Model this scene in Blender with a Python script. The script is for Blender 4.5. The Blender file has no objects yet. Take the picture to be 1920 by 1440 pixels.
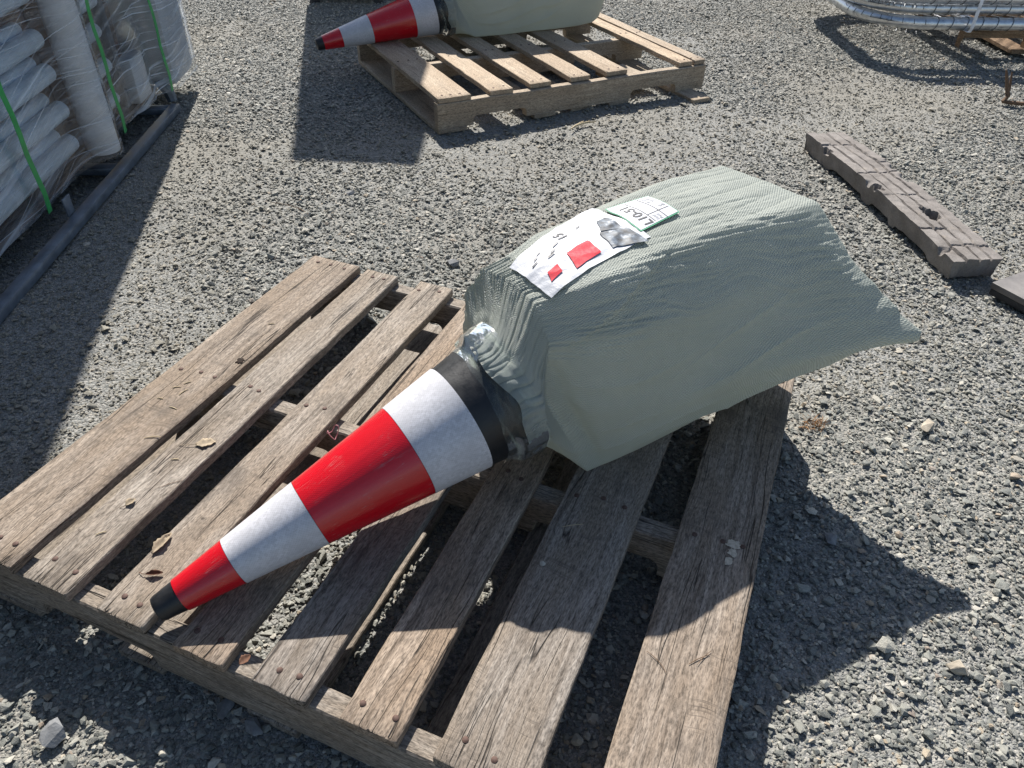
import bpy, bmesh, math
import numpy as np
from mathutils import Vector, Matrix
from mathutils.bvhtree import BVHTree

SC = bpy.context.scene
COL = SC.collection
rng = np.random.default_rng(7)

# ------------------------------------------------------------------ camera
cam_d = bpy.data.cameras.new("camera")
cam = bpy.data.objects.new("camera", cam_d)
COL.objects.link(cam)
cam_d.sensor_fit = 'HORIZONTAL'
cam_d.sensor_width = 36.0
cam_d.lens = 36.0 * 1417.27 / 1920.0
cam_d.clip_start = 0.02
cam_d.clip_end = 800
pitch, roll = math.radians(39.20413), math.radians(1.394206)
fwd = Vector((0, math.cos(pitch), -math.sin(pitch)))
rt0 = Vector((1, 0, 0)); up0 = rt0.cross(fwd)
rt = rt0 * math.cos(roll) + up0 * math.sin(roll)
up = up0 * math.cos(roll) - rt0 * math.sin(roll)
Mx = Matrix((rt, up, -fwd)).transposed().to_4x4()
Mx.translation = Vector((0, 0, 1.11067))
cam.matrix_world = Mx
SC.camera = cam

# ------------------------------------------------------------------ sky, sun, exposure
SUN_DIR = Vector((-0.205, 1.03, 1.0)).normalized()      # towards the sun
world = bpy.data.worlds.new("World")
SC.world = world
world.use_nodes = True
wn = world.node_tree
wn.nodes.clear()
sky = wn.nodes.new('ShaderNodeTexSky')
sky.sky_type = 'NISHITA'
sky.sun_disc = False
sky.sun_elevation = math.asin(SUN_DIR.z)
sky.sun_rotation = math.atan2(SUN_DIR.x, SUN_DIR.y)
sky.altitude = 50
bg = wn.nodes.new('ShaderNodeBackground')
bg.inputs['Strength'].default_value = 0.074
wo = wn.nodes.new('ShaderNodeOutputWorld')
wn.links.new(sky.outputs[0], bg.inputs[0])
wn.links.new(bg.outputs[0], wo.inputs[0])
sd = bpy.data.lights.new("sun", 'SUN')
sd.energy = 5.0
sd.angle = math.radians(0.55)
sd.color = (1.0, 0.955, 0.89)
sun = bpy.data.objects.new("sun", sd)
COL.objects.link(sun)
sun.rotation_euler = SUN_DIR.to_track_quat('Z', 'Y').to_euler()
sun.location = (0, 0, 20)
SC.view_settings.view_transform = 'Standard'
SC.view_settings.look = 'None'
SC.view_settings.exposure = 0.82
SC.view_settings.gamma = 1.0
SC.view_settings.use_curve_mapping = False

# ------------------------------------------------------------------ noise (numpy)
class Noise2:
    def __init__(self, seed, n=256):
        r = np.random.default_rng(seed)
        self.n = n
        ang = r.random((n, n)) * 2 * np.pi
        self.gx, self.gy = np.cos(ang), np.sin(ang)
    def __call__(self, x, y):
        x = np.asarray(x, float); y = np.asarray(y, float)
        xi = np.floor(x).astype(int); yi = np.floor(y).astype(int)
        fx, fy = x - xi, y - yi
        n = self.n
        def g(i, j, dx, dy):
            a, b = (xi + i) % n, (yi + j) % n
            return self.gx[a, b] * dx + self.gy[a, b] * dy
        u = fx ** 3 * (fx * (fx * 6 - 15) + 10); v = fy ** 3 * (fy * (fy * 6 - 15) + 10)
        a = g(0, 0, fx, fy) * (1 - u) + g(1, 0, fx - 1, fy) * u
        b = g(0, 1, fx, fy - 1) * (1 - u) + g(1, 1, fx - 1, fy - 1) * u
        return (a * (1 - v) + b * v) * 1.5
    def fbm(self, x, y, o=4):
        s = 0; a = 1.0
        for k in range(o):
            s = s + a * self(x * 2 ** k + 17.3 * k, y * 2 ** k + 5.1 * k); a *= 0.5
        return s
    def ridge(self, x, y):
        return 1 - np.abs(self(x, y)) * 2.2

def smoothstep(a, b, x):
    t = np.clip((np.asarray(x, float) - a) / (b - a), 0, 1)
    return t * t * (3 - 2 * t)

# ------------------------------------------------------------------ object helpers
def tag(o, label=None, cat=None, group=None, kind=None):
    if label: o['label'] = label
    if cat: o['category'] = cat
    if group: o['group'] = group
    if kind: o['kind'] = kind
    return o

def empty(name, loc=(0, 0, 0), rz=0.0, rot=None):
    o = bpy.data.objects.new(name, None)
    o.empty_display_size = 0.1
    COL.objects.link(o)
    o.location = loc
    o.rotation_euler = rot if rot is not None else (0, 0, rz)
    return o

def meshdata(name, verts, faces, m=None, smooth=False, sharp=None):
    me = bpy.data.meshes.new(name)
    me.from_pydata([tuple(v) for v in verts], [], [tuple(f) for f in faces])
    me.update()
    if m: me.materials.append(m)
    if smooth:
        me.polygons.foreach_set('use_smooth', [True] * len(me.polygons))
        if sharp is not None:
            me.set_sharp_from_angle(angle=math.radians(sharp))
    return me

def link(name, me, parent=None, loc=None, rot=None):
    o = bpy.data.objects.new(name, me)
    COL.objects.link(o)
    if parent is not None: o.parent = parent
    if loc is not None: o.location = loc
    if rot is not None: o.rotation_euler = rot
    return o

def obj(name, verts, faces, m, parent=None, smooth=False, sharp=None, loc=None, rot=None):
    return link(name, meshdata(name, verts, faces, m, smooth, sharp), parent, loc, rot)

class MB:
    """collects simple shapes of ONE object"""
    def __init__(s): s.v = []; s.f = []
    def add(s, v, f):
        k = len(s.v); s.v += [tuple(p) for p in v]; s.f += [tuple(i + k for i in q) for q in f]
    def box(s, x0, x1, y0, y1, z0, z1, b=0.0):
        if b <= 0:
            v = [(x, y, z) for z in (z0, z1) for y in (y0, y1) for x in (x0, x1)]
            s.add(v, [(0, 2, 3, 1), (4, 5, 7, 6), (0, 1, 5, 4), (2, 6, 7, 3), (0, 4, 6, 2), (1, 3, 7, 5)])
        else:
            bm = bmesh.new()
            bmesh.ops.create_cube(bm, size=1)
            for q in bm.verts:
                q.co = Vector(((x0 + x1) / 2 + q.co.x * (x1 - x0), (y0 + y1) / 2 + q.co.y * (y1 - y0), (z0 + z1) / 2 + q.co.z * (z1 - z0)))
            bmesh.ops.bevel(bm, geom=bm.edges[:], offset=b, segments=2, affect='EDGES', profile=0.5)
            bm.verts.index_update()
            s.add([q.co[:] for q in bm.verts], [[q.index for q in f.verts] for f in bm.faces])
            bm.free()
    def tube(s, pts, r, n=10, cap=True):
        pts = [Vector(p) for p in pts]; rr = r if hasattr(r, '__len__') else [r] * len(pts)
        vs = []; prev = None
        for i, p in enumerate(pts):
            t = (pts[min(i + 1, len(pts) - 1)] - pts[max(i - 1, 0)]).normalized()
            if prev is None:
                a = t.cross(Vector((0, 0, 1)))
                if a.length < 1e-3: a = t.cross(Vector((1, 0, 0)))
            else: a = prev - t * prev.dot(t)
            a.normalize(); prev = a; b = t.cross(a)
            for k in range(n):
                an = 2 * math.pi * k / n
                vs.append(p + (a * math.cos(an) + b * math.sin(an)) * rr[i])
        fs = []
        for i in range(len(pts) - 1):
            for k in range(n):
                fs.append((i * n + k, i * n + (k + 1) % n, (i + 1) * n + (k + 1) % n, (i + 1) * n + k))
        if cap:
            fs.append(tuple(range(n - 1, -1, -1))); fs.append(tuple((len(pts) - 1) * n + k for k in range(n)))
        s.add(vs, fs)
    def build(s, name, m, parent=None, smooth=False, sharp=35, loc=None, rot=None):
        return obj(name, s.v, s.f, m, parent, smooth, sharp if smooth else None, loc, rot)

def grid_faces(nu, nv, wrap_v=False):
    f = []
    for i in range(nu - 1):
        for j in range(nv if wrap_v else nv - 1):
            k = (j + 1) % nv
            f.append((i * nv + j, (i + 1) * nv + j, (i + 1) * nv + k, i * nv + k))
    return f

# ------------------------------------------------------------------ material helpers
class NT:
    def __init__(s, name):
        s.m = bpy.data.materials.new(name); s.m.use_nodes = True
        s.t = s.m.node_tree; s.t.nodes.clear()
        s.out = s.t.nodes.new('ShaderNodeOutputMaterial')
        s.b = s.t.nodes.new('ShaderNodeBsdfPrincipled')
        s.t.links.new(s.b.outputs[0], s.out.inputs[0])
    def n(s, typ, **kw):
        q = s.t.nodes.new(typ)
        for k, v in kw.items(): setattr(q, k, v)
        return q
    def l(s, a, b): s.t.links.new(a, b)
    def val(s, sock, v):
        if isinstance(v, bpy.types.NodeSocket): s.l(v, sock)
        else: sock.default_value = v
    def math(s, op, a, b=0.0, c=None, clamp=False):
        q = s.n('ShaderNodeMath', operation=op, use_clamp=clamp)
        s.val(q.inputs[0], a); s.val(q.inputs[1], b)
        if c is not None: s.val(q.inputs[2], c)
        return q.outputs[0]
    def vec(s, x, y, z):
        q = s.n('ShaderNodeCombineXYZ')
        for i, v in enumerate((x, y, z)): s.val(q.inputs[i], v)
        return q.outputs[0]
    def vmath(s, op, a, b):
        q = s.n('ShaderNodeVectorMath', operation=op)
        s.val(q.inputs[0], a); s.val(q.inputs[1], b)
        return q.outputs[0]
    def noise(s, co, scale, detail=3, rough=0.5, dist=0.0, out=0):
        q = s.n('ShaderNodeTexNoise')
        if co is not None: s.l(co, q.inputs['Vector'])
        q.inputs['Scale'].default_value = scale; q.inputs['Detail'].default_value = detail
        q.inputs['Roughness'].default_value = rough; q.inputs['Distortion'].default_value = dist
        return q.outputs[out]
    def voro(s, co, scale, feature='F1', out='Color', rnd=1.0):
        q = s.n('ShaderNodeTexVoronoi', feature=feature)
        if co is not None: s.l(co, q.inputs['Vector'])
        q.inputs['Scale'].default_value = scale; q.inputs['Randomness'].default_value = rnd
        return q.outputs[out]
    def ramp(s, fac, stops, interp='LINEAR'):
        q = s.n('ShaderNodeValToRGB'); cr = q.color_ramp; cr.interpolation = interp
        while len(cr.elements) < len(stops): cr.elements.new(0.5)
        for e, (p, c) in zip(cr.elements, stops):
            e.position = p
            e.color = (c, c, c, 1) if not hasattr(c, '__len__') else (*c, 1)
        s.val(q.inputs[0], fac)
        return q.outputs[0]
    def mix(s, fac, a, b, blend='MIX'):
        q = s.n('ShaderNodeMix', data_type='RGBA', blend_type=blend)
        q.clamp_factor = True
        s.val(q.inputs[0], fac)
        for i, v in ((6, a), (7, b)):
            if isinstance(v, bpy.types.NodeSocket): s.l(v, q.inputs[i])
            else: q.inputs[i].default_value = (*v, 1) if hasattr(v, '__len__') else (v, v, v, 1)
        return q.outputs[2]
    def bump(s, h, strength=0.5, dist=0.001, normal=None):
        q = s.n('ShaderNodeBump'); q.inputs['Strength'].default_value = strength; q.inputs['Distance'].default_value = dist
        s.l(h, q.inputs['Height'])
        if normal is not None: s.l(normal, q.inputs['Normal'])
        return q.outputs[0]
    def set(s, color=None, rough=None, metal=None, spec=None, normal=None, **kw):
        b = s.b
        for nm, v in (('Base Color', color), ('Roughness', rough), ('Metallic', metal), ('Specular IOR Level', spec)):
            if v is None: continue
            if isinstance(v, bpy.types.NodeSocket): s.l(v, b.inputs[nm])
            else: b.inputs[nm].default_value = (*v, 1) if nm == 'Base Color' else v
        if normal is not None: s.l(normal, b.inputs['Normal'])
        for k, v in kw.items():
            if isinstance(v, bpy.types.NodeSocket): s.l(v, b.inputs[k.replace('_', ' ')])
            else: b.inputs[k.replace('_', ' ')].default_value = v
        return s.m
    def objco(s): return s.n('ShaderNodeTexCoord').outputs['Object']
    def uv(s): return s.n('ShaderNodeTexCoord').outputs['UV']
    def rand(s): return s.n('ShaderNodeObjectInfo').outputs['Random']
    def attr(s, name, typ='OBJECT', out='Fac'):
        q = s.n('ShaderNodeAttribute', attribute_type=typ); q.attribute_name = name
        return q.outputs[out]

def mapped(t, co, sc):
    return t.vmath('MULTIPLY', co, sc)

# ------------------------------------------------------------------ materials
def mat_wood(name, dark, mid, light, tan, saw=1.0, crack=1.0, rough=0.8):
    t = NT(name)
    co = t.objco()
    r = t.rand()
    off = t.vec(t.math('MULTIPLY', r, 37.0), t.math('MULTIPLY', r, 91.0), t.math('MULTIPLY', r, 13.0))
    co = t.vmath('ADD', co, off)
    warp = t.noise(mapped(t, co, (3.0, 14, 14)), 1.0, 2)
    cw = t.vmath('ADD', co, t.vec(0.0, t.math('MULTIPLY', t.math('SUBTRACT', warp, 0.5), 0.03), 0.0))
    g1 = t.noise(mapped(t, cw, (6.5, 110, 110)), 1.0, 6, 0.70)
    g2 = t.noise(mapped(t, cw, (105.0, 460, 460)), 1.0, 3, 0.65)
    big = t.noise(mapped(t, co, (4.0, 16, 16)), 1.0, 4, 0.6)
    spots = t.noise(co, 55.0, 5, 0.65)
    col = t.ramp(g1, [(0.30, dark), (0.46, mid), (0.66, light)])
    col = t.mix(t.ramp(big, [(0.40, 0.0), (0.62, 0.85)]), col, tan)
    col = t.mix(0.8, col, t.ramp(g2, [(0.34, 0.36), (0.49, 0.98), (0.66, 1.5)]), 'MULTIPLY')
    tone = t.attr('tone')
    col = t.mix(1.0, col, t.mix(tone, (1.14, 1.09, 1.02), (0.82, 0.82, 0.83)), 'MULTIPLY')
    col = t.mix(t.attr('warm'), col, t.mix(1.0, col, (1.16, 0.98, 0.82), 'MULTIPLY'))
    # saw marks across the board: thin uneven lines, in patches
    skew = t.vmath('ADD', co, t.vec(t.math('MULTIPLY', t.math('SUBTRACT', t.noise(mapped(t, co, (2, 9, 9)), 1.0, 2), 0.5), 0.06), 0.0, 0.0))
    wn_ = t.noise(mapped(t, skew, (190, 7, 7)), 1.0, 3, 0.55)
    sawm = t.math('MULTIPLY', t.ramp(t.noise(mapped(t, co, (4, 16, 16)), 1.0, 3), [(0.45, 0.0), (0.62, 1.0)]), saw)
    sawm = t.math('MULTIPLY', sawm, t.ramp(t.attr('tone'), [(0.35, 0.45), (0.6, 1.0)]))
    sawl = t.math('MULTIPLY', t.ramp(wn_, [(0.30, 1.0), (0.44, 0.0)]), sawm)
    sawl = t.math('MULTIPLY', sawl, t.ramp(g2, [(0.35, 0.25), (0.6, 1.0)]))
    col = t.mix(t.math('MULTIPLY', sawl, 0.6), col, (0.05, 0.042, 0.036))
    # long drying cracks
    cn = t.noise(mapped(t, cw, (1.7, 48, 48)), 1.0, 2, 0.5)
    cr = t.ramp(t.math('ABSOLUTE', t.math('SUBTRACT', cn, 0.5)), [(0.0, 1.0), (0.013, 0.0)])
    cm = t.ramp(t.noise(mapped(t, co, (3.2, 20, 20)), 1.0, 2), [(0.50, 0.0), (0.57, 1.0)])
    sxx = t.n('ShaderNodeSeparateXYZ'); t.l(t.objco(), sxx.inputs[0])
    ends = t.math('SUBTRACT', t.math('ABSOLUTE', sxx.outputs[0]), t.math('SUBTRACT', t.attr('half'), 0.16))
    cm = t.math('MAXIMUM', cm, t.ramp(ends, [(0.0, 0.0), (0.14, 1.0)]))
    cr = t.math('MULTIPLY', t.math('MULTIPLY', cr, cm), crack)
    col = t.mix(t.math('MULTIPLY', cr, 0.9), col, (0.018, 0.014, 0.011))
    # small dark specks and stains
    col = t.mix(t.ramp(spots, [(0.64, 0.0), (0.74, 0.8)]), col, (0.06, 0.048, 0.038))
    col = t.mix(t.ramp(t.noise(co, 9.0, 5, 0.7), [(0.54, 0.0), (0.72, 0.65)]), col, dark)
    h = t.math('ADD', t.math('MULTIPLY', g1, 0.5), t.math('MULTIPLY', g2, 0.6))
    h = t.math('SUBTRACT', h, t.math('MULTIPLY', sawl, 0.45))
    h = t.math('SUBTRACT', h, t.math('MULTIPLY', cr, 1.5))
    return t.set(color=col, rough=rough, spec=0.25, normal=t.bump(h, 0.75, 0.0022))

M = {}
M['wood_old'] = mat_wood('weathered_wood', (0.078, 0.066, 0.056), (0.205, 0.184, 0.162), (0.33, 0.305, 0.276), (0.205, 0.173, 0.140))
M['wood_new'] = mat_wood('pale_pine', (0.19, 0.155, 0.12), (0.345, 0.288, 0.222), (0.44, 0.38, 0.30), (0.31, 0.25, 0.185), saw=0.35, crack=0.4)
M['wood_dark'] = mat_wood('brown_oak', (0.10, 0.065, 0.042), (0.21, 0.15, 0.10), (0.31, 0.23, 0.16), (0.25, 0.165, 0.10), saw=0.5)

def mat_simple(name, color, rough=0.6, metal=0.0, spec=0.4, nscale=40, namt=0.25, bscale=120, bstr=0.15, bdist=0.001):
    t = NT(name)
    co = t.objco()
    n = t.noise(co, nscale, 5, 0.6)
    c = t.mix(1.0, color, t.ramp(n, [(0.3, 1 - namt), (0.7, 1 + namt)]), 'MULTIPLY')
    nb = t.noise(co, bscale, 4, 0.6)
    rr = t.ramp(n, [(0.3, max(rough - 0.08, 0.02)), (0.7, min(rough + 0.12, 1))])
    return t.set(color=c, rough=rr, metal=metal, spec=spec, normal=t.bump(nb, bstr, bdist))

M['nail'] = mat_simple('rusty_nail', (0.10, 0.062, 0.05), 0.7, 0.35, 0.4, 300, 0.4, 900, 0.4, 0.0006)
M['rubber'] = mat_simple('black_rubber', (0.012, 0.013, 0.015), 0.42, 0, 0.45, 60, 0.3, 260, 0.35, 0.0008)
M['steel_dark'] = mat_simple('dark_steel', (0.15, 0.18, 0.22), 0.40, 0.35, 0.5, 22, 0.35, 200, 0.12)
M['galv'] = mat_simple('galvanised_steel', (0.60, 0.62, 0.64), 0.33, 0.9, 0.5, 30, 0.22, 90, 0.10)
M['wire'] = mat_simple('wire_steel', (0.16, 0.17, 0.18), 0.5, 0.7, 0.4)
M['foam_white'] = mat_simple('white_foam', (0.70, 0.71, 0.74), 0.75, 0, 0.25, 25, 0.08, 300, 0.25, 0.0008)
M['pipe_white'] = mat_simple('white_plastic_pipe', (0.66, 0.75, 0.85), 0.22, 0, 0.6, 12, 0.10, 60, 0.10)
M['carton'] = mat_simple('brown_carton', (0.19, 0.14, 0.115), 0.8, 0, 0.2, 14, 0.25, 80, 0.15)
M['strap_green'] = mat_simple('green_strap', (0.02, 0.30, 0.075), 0.38, 0, 0.5, 60, 0.2, 500, 0.3, 0.0005)
M['strap_white'] = mat_simple('white_strap', (0.72, 0.72, 0.74), 0.45, 0, 0.4)
M['black_plastic'] = mat_simple('black_plastic', (0.022, 0.023, 0.026), 0.5, 0, 0.4, 30, 0.4, 120, 0.2)
M['plate_top'] = mat_simple('dusty_black_plate', (0.12, 0.11, 0.105), 0.45, 0, 0.45, 9, 0.5, 160, 0.3)
M['leaf'] = mat_simple('dry_leaf', (0.31, 0.25, 0.175), 0.75, 0, 0.25, 90, 0.45, 300, 0.5)
M['leaf_brown'] = mat_simple('brown_leaf', (0.13, 0.065, 0.04), 0.75, 0, 0.25, 90, 0.45, 300, 0.5)
M['straw'] = mat_simple('pale_straw', (0.52, 0.42, 0.26), 0.7, 0, 0.25)
M['needle'] = mat_simple('brown_needle', (0.16, 0.10, 0.06), 0.7, 0, 0.25)
M['tuft'] = mat_simple('dry_grass', (0.34, 0.19, 0.09), 0.8, 0, 0.2)
M['pink'] = mat_simple('pink_twine', (0.55, 0.25, 0.27), 0.6, 0, 0.3)
M['mud'] = mat_simple('dried_mud', (0.46, 0.41, 0.33), 0.95, 0, 0.1, 160, 0.3, 400, 0.5)
M['knot_shade'] = mat_simple('hole_shade', (0.022, 0.014, 0.010), 0.85, 0, 0.2, 200, 0.5)  # near-black colour painted for the shade inside the small hole
M['ink'] = mat_simple('black_ink', (0.03, 0.03, 0.035), 0.5)
M['print_red'] = mat_simple('red_print', (0.60, 0.03, 0.05), 0.6, 0, 0.2, 200, 0.25, 120, 0.3, 0.001)
def mat_picture():
    t = NT('dark_print'); co = t.objco()
    n = t.noise(co, 75, 4, 0.6)
    return t.set(color=t.ramp(n, [(0.34, (0.02, 0.022, 0.028)), (0.5, (0.075, 0.09, 0.11)), (0.60, (0.13, 0.16, 0.20)), (0.68, (0.40, 0.42, 0.45))]), rough=0.5, spec=0.25)
M['print_dark'] = mat_picture()
M['print_green'] = mat_simple('green_print', (0.05, 0.33, 0.17), 0.4)
M['print_grey'] = mat_simple('grey_print', (0.30, 0.31, 0.33), 0.4)
M['rock_pale'] = mat_simple('pale_rock', (0.40, 0.37, 0.32), 0.85, 0, 0.25, 60, 0.3, 150, 0.6, 0.002)
M['rock_tan'] = mat_simple('tan_rock', (0.37, 0.325, 0.26), 0.85, 0, 0.25, 60, 0.35, 150, 0.6, 0.002)
M['rock_grey'] = mat_simple('grey_rock', (0.19, 0.195, 0.20), 0.85, 0, 0.25, 60, 0.3, 150, 0.6, 0.002)
M['twig'] = mat_simple('brown_twig', (0.15, 0.095, 0.06), 0.8, 0, 0.25, 120, 0.4, 300, 0.5)

def mat_paper():
    t = NT('taped_paper')
    co = t.objco()
    n = t.noise(co, 30, 3)
    h = t.math('ADD', t.noise(mapped(t, co, (1, 1, 1)), 70, 3, 0.5, 1.5), t.math('MULTIPLY', t.noise(co, 260, 2), 0.25))
    return t.set(color=t.ramp(n, [(0.3, (0.50, 0.515, 0.55)), (0.7, (0.56, 0.57, 0.60))]), rough=0.48, spec=0.25, normal=t.bump(h, 0.22, 0.004))
M['paper'] = mat_paper()

def mat_sheeting(name, color, red=False):
    """retro-reflective sheeting: small prism cells"""
    t = NT(name)
    uv = t.uv()
    m1 = t.vmath('MULTIPLY', uv, (1.0, 1.0, 1.0))
    sx = t.n('ShaderNodeSeparateXYZ'); t.l(m1, sx.inputs[0])
    u, v = sx.outputs[0], sx.outputs[1]
    k = 2 * math.pi / 0.0048
    d1 = t.math('SINE', t.math('MULTIPLY', t.math('ADD', u, v), k))
    d2 = t.math('SINE', t.math('MULTIPLY', t.math('SUBTRACT', u, v), k))
    cell = t.math('MAXIMUM', d1, d2)
    cellv = t.n('ShaderNodeVectorMath', operation='FLOOR')
    t.l(t.vec(t.math('DIVIDE', u, 0.0044), t.math('DIVIDE', v, 0.0036), 0.0), cellv.inputs[0])
    wnz = t.n('ShaderNodeTexWhiteNoise', noise_dimensions='2D'); t.l(cellv.outputs[0], wnz.inputs['Vector'])
    bn = t.ramp(t.noise(uv, 18, 2), [(0.35, 0.35), (0.6, 1.0)])
    amt = 0.06 if red else 0.24
    shade = t.math('ADD', 1.0 - amt * 0.5, t.math('MULTIPLY', t.math('MULTIPLY', wnz.outputs['Value'], bn), amt))
    shade = t.math('MULTIPLY', shade, t.math('ADD', 0.97, t.math('MULTIPLY', cell, 0.02 if red else 0.07)))
    q = t.n('ShaderNodeCombineXYZ')
    for i in range(3): t.l(shade, q.inputs[i])
    col = t.mix(1.0, color, q.outputs[0], 'MULTIPLY')
    scr = t.math('ABSOLUTE', t.math('SUBTRACT', t.noise(mapped(t, uv, (9, 150, 1)), 1.0, 2), 0.5))
    scm = t.math('MULTIPLY', t.ramp(scr, [(0.0, 1.0), (0.012, 0.0)]), t.ramp(t.noise(uv, 22, 3), [(0.5, 0.0), (0.62, 1.0)]))
    col = t.mix(t.math('MULTIPLY', scm, 0.35), col, (0.30, 0.27, 0.26))
    col = t.mix(t.ramp(t.noise(uv, 35, 6, 0.75), [(0.62, 0.0), (0.82, 0.30)]), col, (0.25, 0.22, 0.20))
    h = t.math('ADD', t.math('MULTIPLY', cell, 0.06), t.math('MULTIPLY', t.noise(mapped(t, uv, (6, 30, 1)), 1.6, 4, 0.55), 1.0 if red else 0.35))
    h = t.math('ADD', h, t.math('MULTIPLY', t.noise(uv, 400, 2), 0.02))
    return t.set(color=col, rough=0.24 if red else 0.38, spec=0.5, normal=t.bump(h, 0.35 if red else 0.14, 0.003),
                 Coat_Weight=0.35 if red else 0.0, Coat_Roughness=0.12)
M['sheet_red'] = mat_sheeting('red_sheeting', (0.52, 0.004, 0.012), True)
M['sheet_white'] = mat_sheeting('white_sheeting', (0.53, 0.53, 0.56))

def mat_sack():
    t = NT('woven_sack')
    uv = t.uv()
    sx = t.n('ShaderNodeSeparateXYZ'); t.l(uv, sx.inputs[0])
    wob = t.math('MULTIPLY', t.math('SUBTRACT', t.noise(uv, 22, 2), 0.5), 0.012)
    u = t.math('ADD', sx.outputs[0], wob); v = t.math('ADD', sx.outputs[1], t.math('MULTIPLY', wob, 0.7))
    su = t.math('SINE', t.math('MULTIPLY', u, 2 * math.pi / 0.0052))
    sv = t.math('SINE', t.math('ADD', t.math('MULTIPLY', v, 2 * math.pi / 0.0041), t.math('MULTIPLY', u, 2 * math.pi / 0.021)))
    wv = t.math('MULTIPLY', su, sv)
    n1 = t.noise(mapped(t, uv, (12, 60, 1)), 1.0, 5, 0.6)
    n2 = t.noise(uv, 60, 4, 0.6)
    n3 = t.noise(uv, 6, 3)
    h = t.math('ADD', t.math('MULTIPLY', wv, 0.75), t.math('MULTIPLY', n1, 1.7))
    h = t.math('ADD', h, t.math('MULTIPLY', n2, 0.7))
    n4 = t.noise(mapped(t, uv, (22, 120, 1)), 1.0, 4, 0.6, 0.6)
    h = t.math('ADD', h, t.math('MULTIPLY', t.math('ABSOLUTE', t.math('SUBTRACT', n4, 0.5)), -3.2))
    c = t.ramp(n3, [(0.3, (0.505, 0.540, 0.490)), (0.7, (0.555, 0.590, 0.540))])
    c = t.mix(0.6, c, t.ramp(t.math('MULTIPLY_ADD', wv, 0.5, 0.5), [(0.0, 0.70), (1.0, 1.12)]), 'MULTIPLY')
    c = t.mix(t.ramp(t.noise(uv, 45, 5, 0.7), [(0.66, 0.0), (0.8, 0.5)]), c, (0.22, 0.20, 0.15))
    nb = t.bump(h, 0.65, 0.0022)
    t.set(color=c, rough=0.52, spec=0.30, normal=nb)
    tl = t.n('ShaderNodeBsdfTranslucent'); t.l(c, tl.inputs[0]); t.l(nb, tl.inputs['Normal'])
    mx = t.n('ShaderNodeMixShader'); mx.inputs[0].default_value = 0.38
    t.l(t.b.outputs[0], mx.inputs[1]); t.l(tl.outputs[0], mx.inputs[2]); t.l(mx.outputs[0], t.out.inputs[0])
    return t.m
M['sack'] = mat_sack()

def mat_film(name, tint, base_alpha, streak, dirs, rough=0.10, scale=1.0, bumps=0.16, ior=1.45):
    """clear plastic film: see-through with whitish stretched streaks"""
    t = NT(name)
    co = t.uv()
    tot = None
    hh = None
    for i, (ang, su, sv) in enumerate(dirs):
        mp = t.n('ShaderNodeMapping'); t.l(co, mp.inputs[0])
        mp.inputs['Rotation'].default_value = (0, 0, math.radians(ang))
        mp.inputs['Location'].default_value = (3.1 * i, 1.7 * i, 0)
        n = t.noise(mapped(t, mp.outputs[0], (su * scale, sv * scale, 1)), 1.0, 2, 0.5)
        msk = t.ramp(t.noise(mapped(t, mp.outputs[0], (2.3, 5.5, 1)), 1.0, 2), [(0.33, 0.0), (0.55, 1.0)])
        sN = t.math('MULTIPLY', t.ramp(n, [(0.55, 0.0), (0.63, 0.30), (0.72, 1.0)]), msk)
        tot = sN if tot is None else t.math('MAXIMUM', tot, sN)
        hh = n if hh is None else t.math('ADD', hh, n)
    nb = t.bump(hh, bumps, 0.006)
    t.set(color=tint, rough=0.35, spec=0.5, normal=nb)
    tr = t.n('ShaderNodeBsdfTransparent'); tr.inputs[0].default_value = (0.94, 0.96, 0.97, 1)
    gl = t.n('ShaderNodeBsdfGlossy'); gl.inputs['Roughness'].default_value = rough; gl.inputs[0].default_value = (1, 1, 1, 1)
    t.l(nb, gl.inputs['Normal'])
    fr = t.n('ShaderNodeFresnel'); fr.inputs[0].default_value = ior; t.l(nb, fr.inputs['Normal'])
    m1 = t.n('ShaderNodeMixShader'); t.l(fr.outputs[0], m1.inputs[0]); t.l(tr.outputs[0], m1.inputs[1]); t.l(gl.outputs[0], m1.inputs[2])
    m2 = t.n('ShaderNodeMixShader')
    t.l(t.math('ADD', base_alpha, t.math('MULTIPLY', tot, streak), clamp=True), m2.inputs[0])
    t.l(m1.outputs[0], m2.inputs[1]); t.l(t.b.outputs[0], m2.inputs[2])
    t.l(m2.outputs[0], t.out.inputs[0])
    return t.m
M['film'] = mat_film('stretch_film', (0.66, 0.75, 0.86), 0.02, 0.66, [(-4, 0.45, 120), (-13, 0.5, 30), (4, 0.45, 170), (-18, 0.5, 150), (-9, 0.4, 18)])
M['tape'] = mat_film('clear_tape', (0.55, 0.62, 0.52), 0.03, 0.28, [(70, 10, 60), (100, 14, 70)], rough=0.16, bumps=0.3, ior=1.28)

def mat_foam_block():
    t = NT('weathered_foam')
    co = t.objco()
    n = t.noise(co, 14, 5, 0.6); f = t.noise(co, 240, 3, 0.7)
    c = t.ramp(n, [(0.3, (0.165, 0.148, 0.135)), (0.7, (0.27, 0.248, 0.23))])
    c = t.mix(0.8, c, t.ramp(f, [(0.3, 0.7), (0.7, 1.2)]), 'MULTIPLY')
    c = t.mix(t.ramp(t.noise(co, 30, 5, 0.7), [(0.58, 0.0), (0.75, 0.7)]), c, (0.31, 0.27, 0.225))
    h = t.math('ADD', f, t.noise(co, 60, 4))
    return t.set(color=c, rough=0.9, spec=0.2, normal=t.bump(h, 0.5, 0.002))
M['foam_block'] = mat_foam_block()

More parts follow.
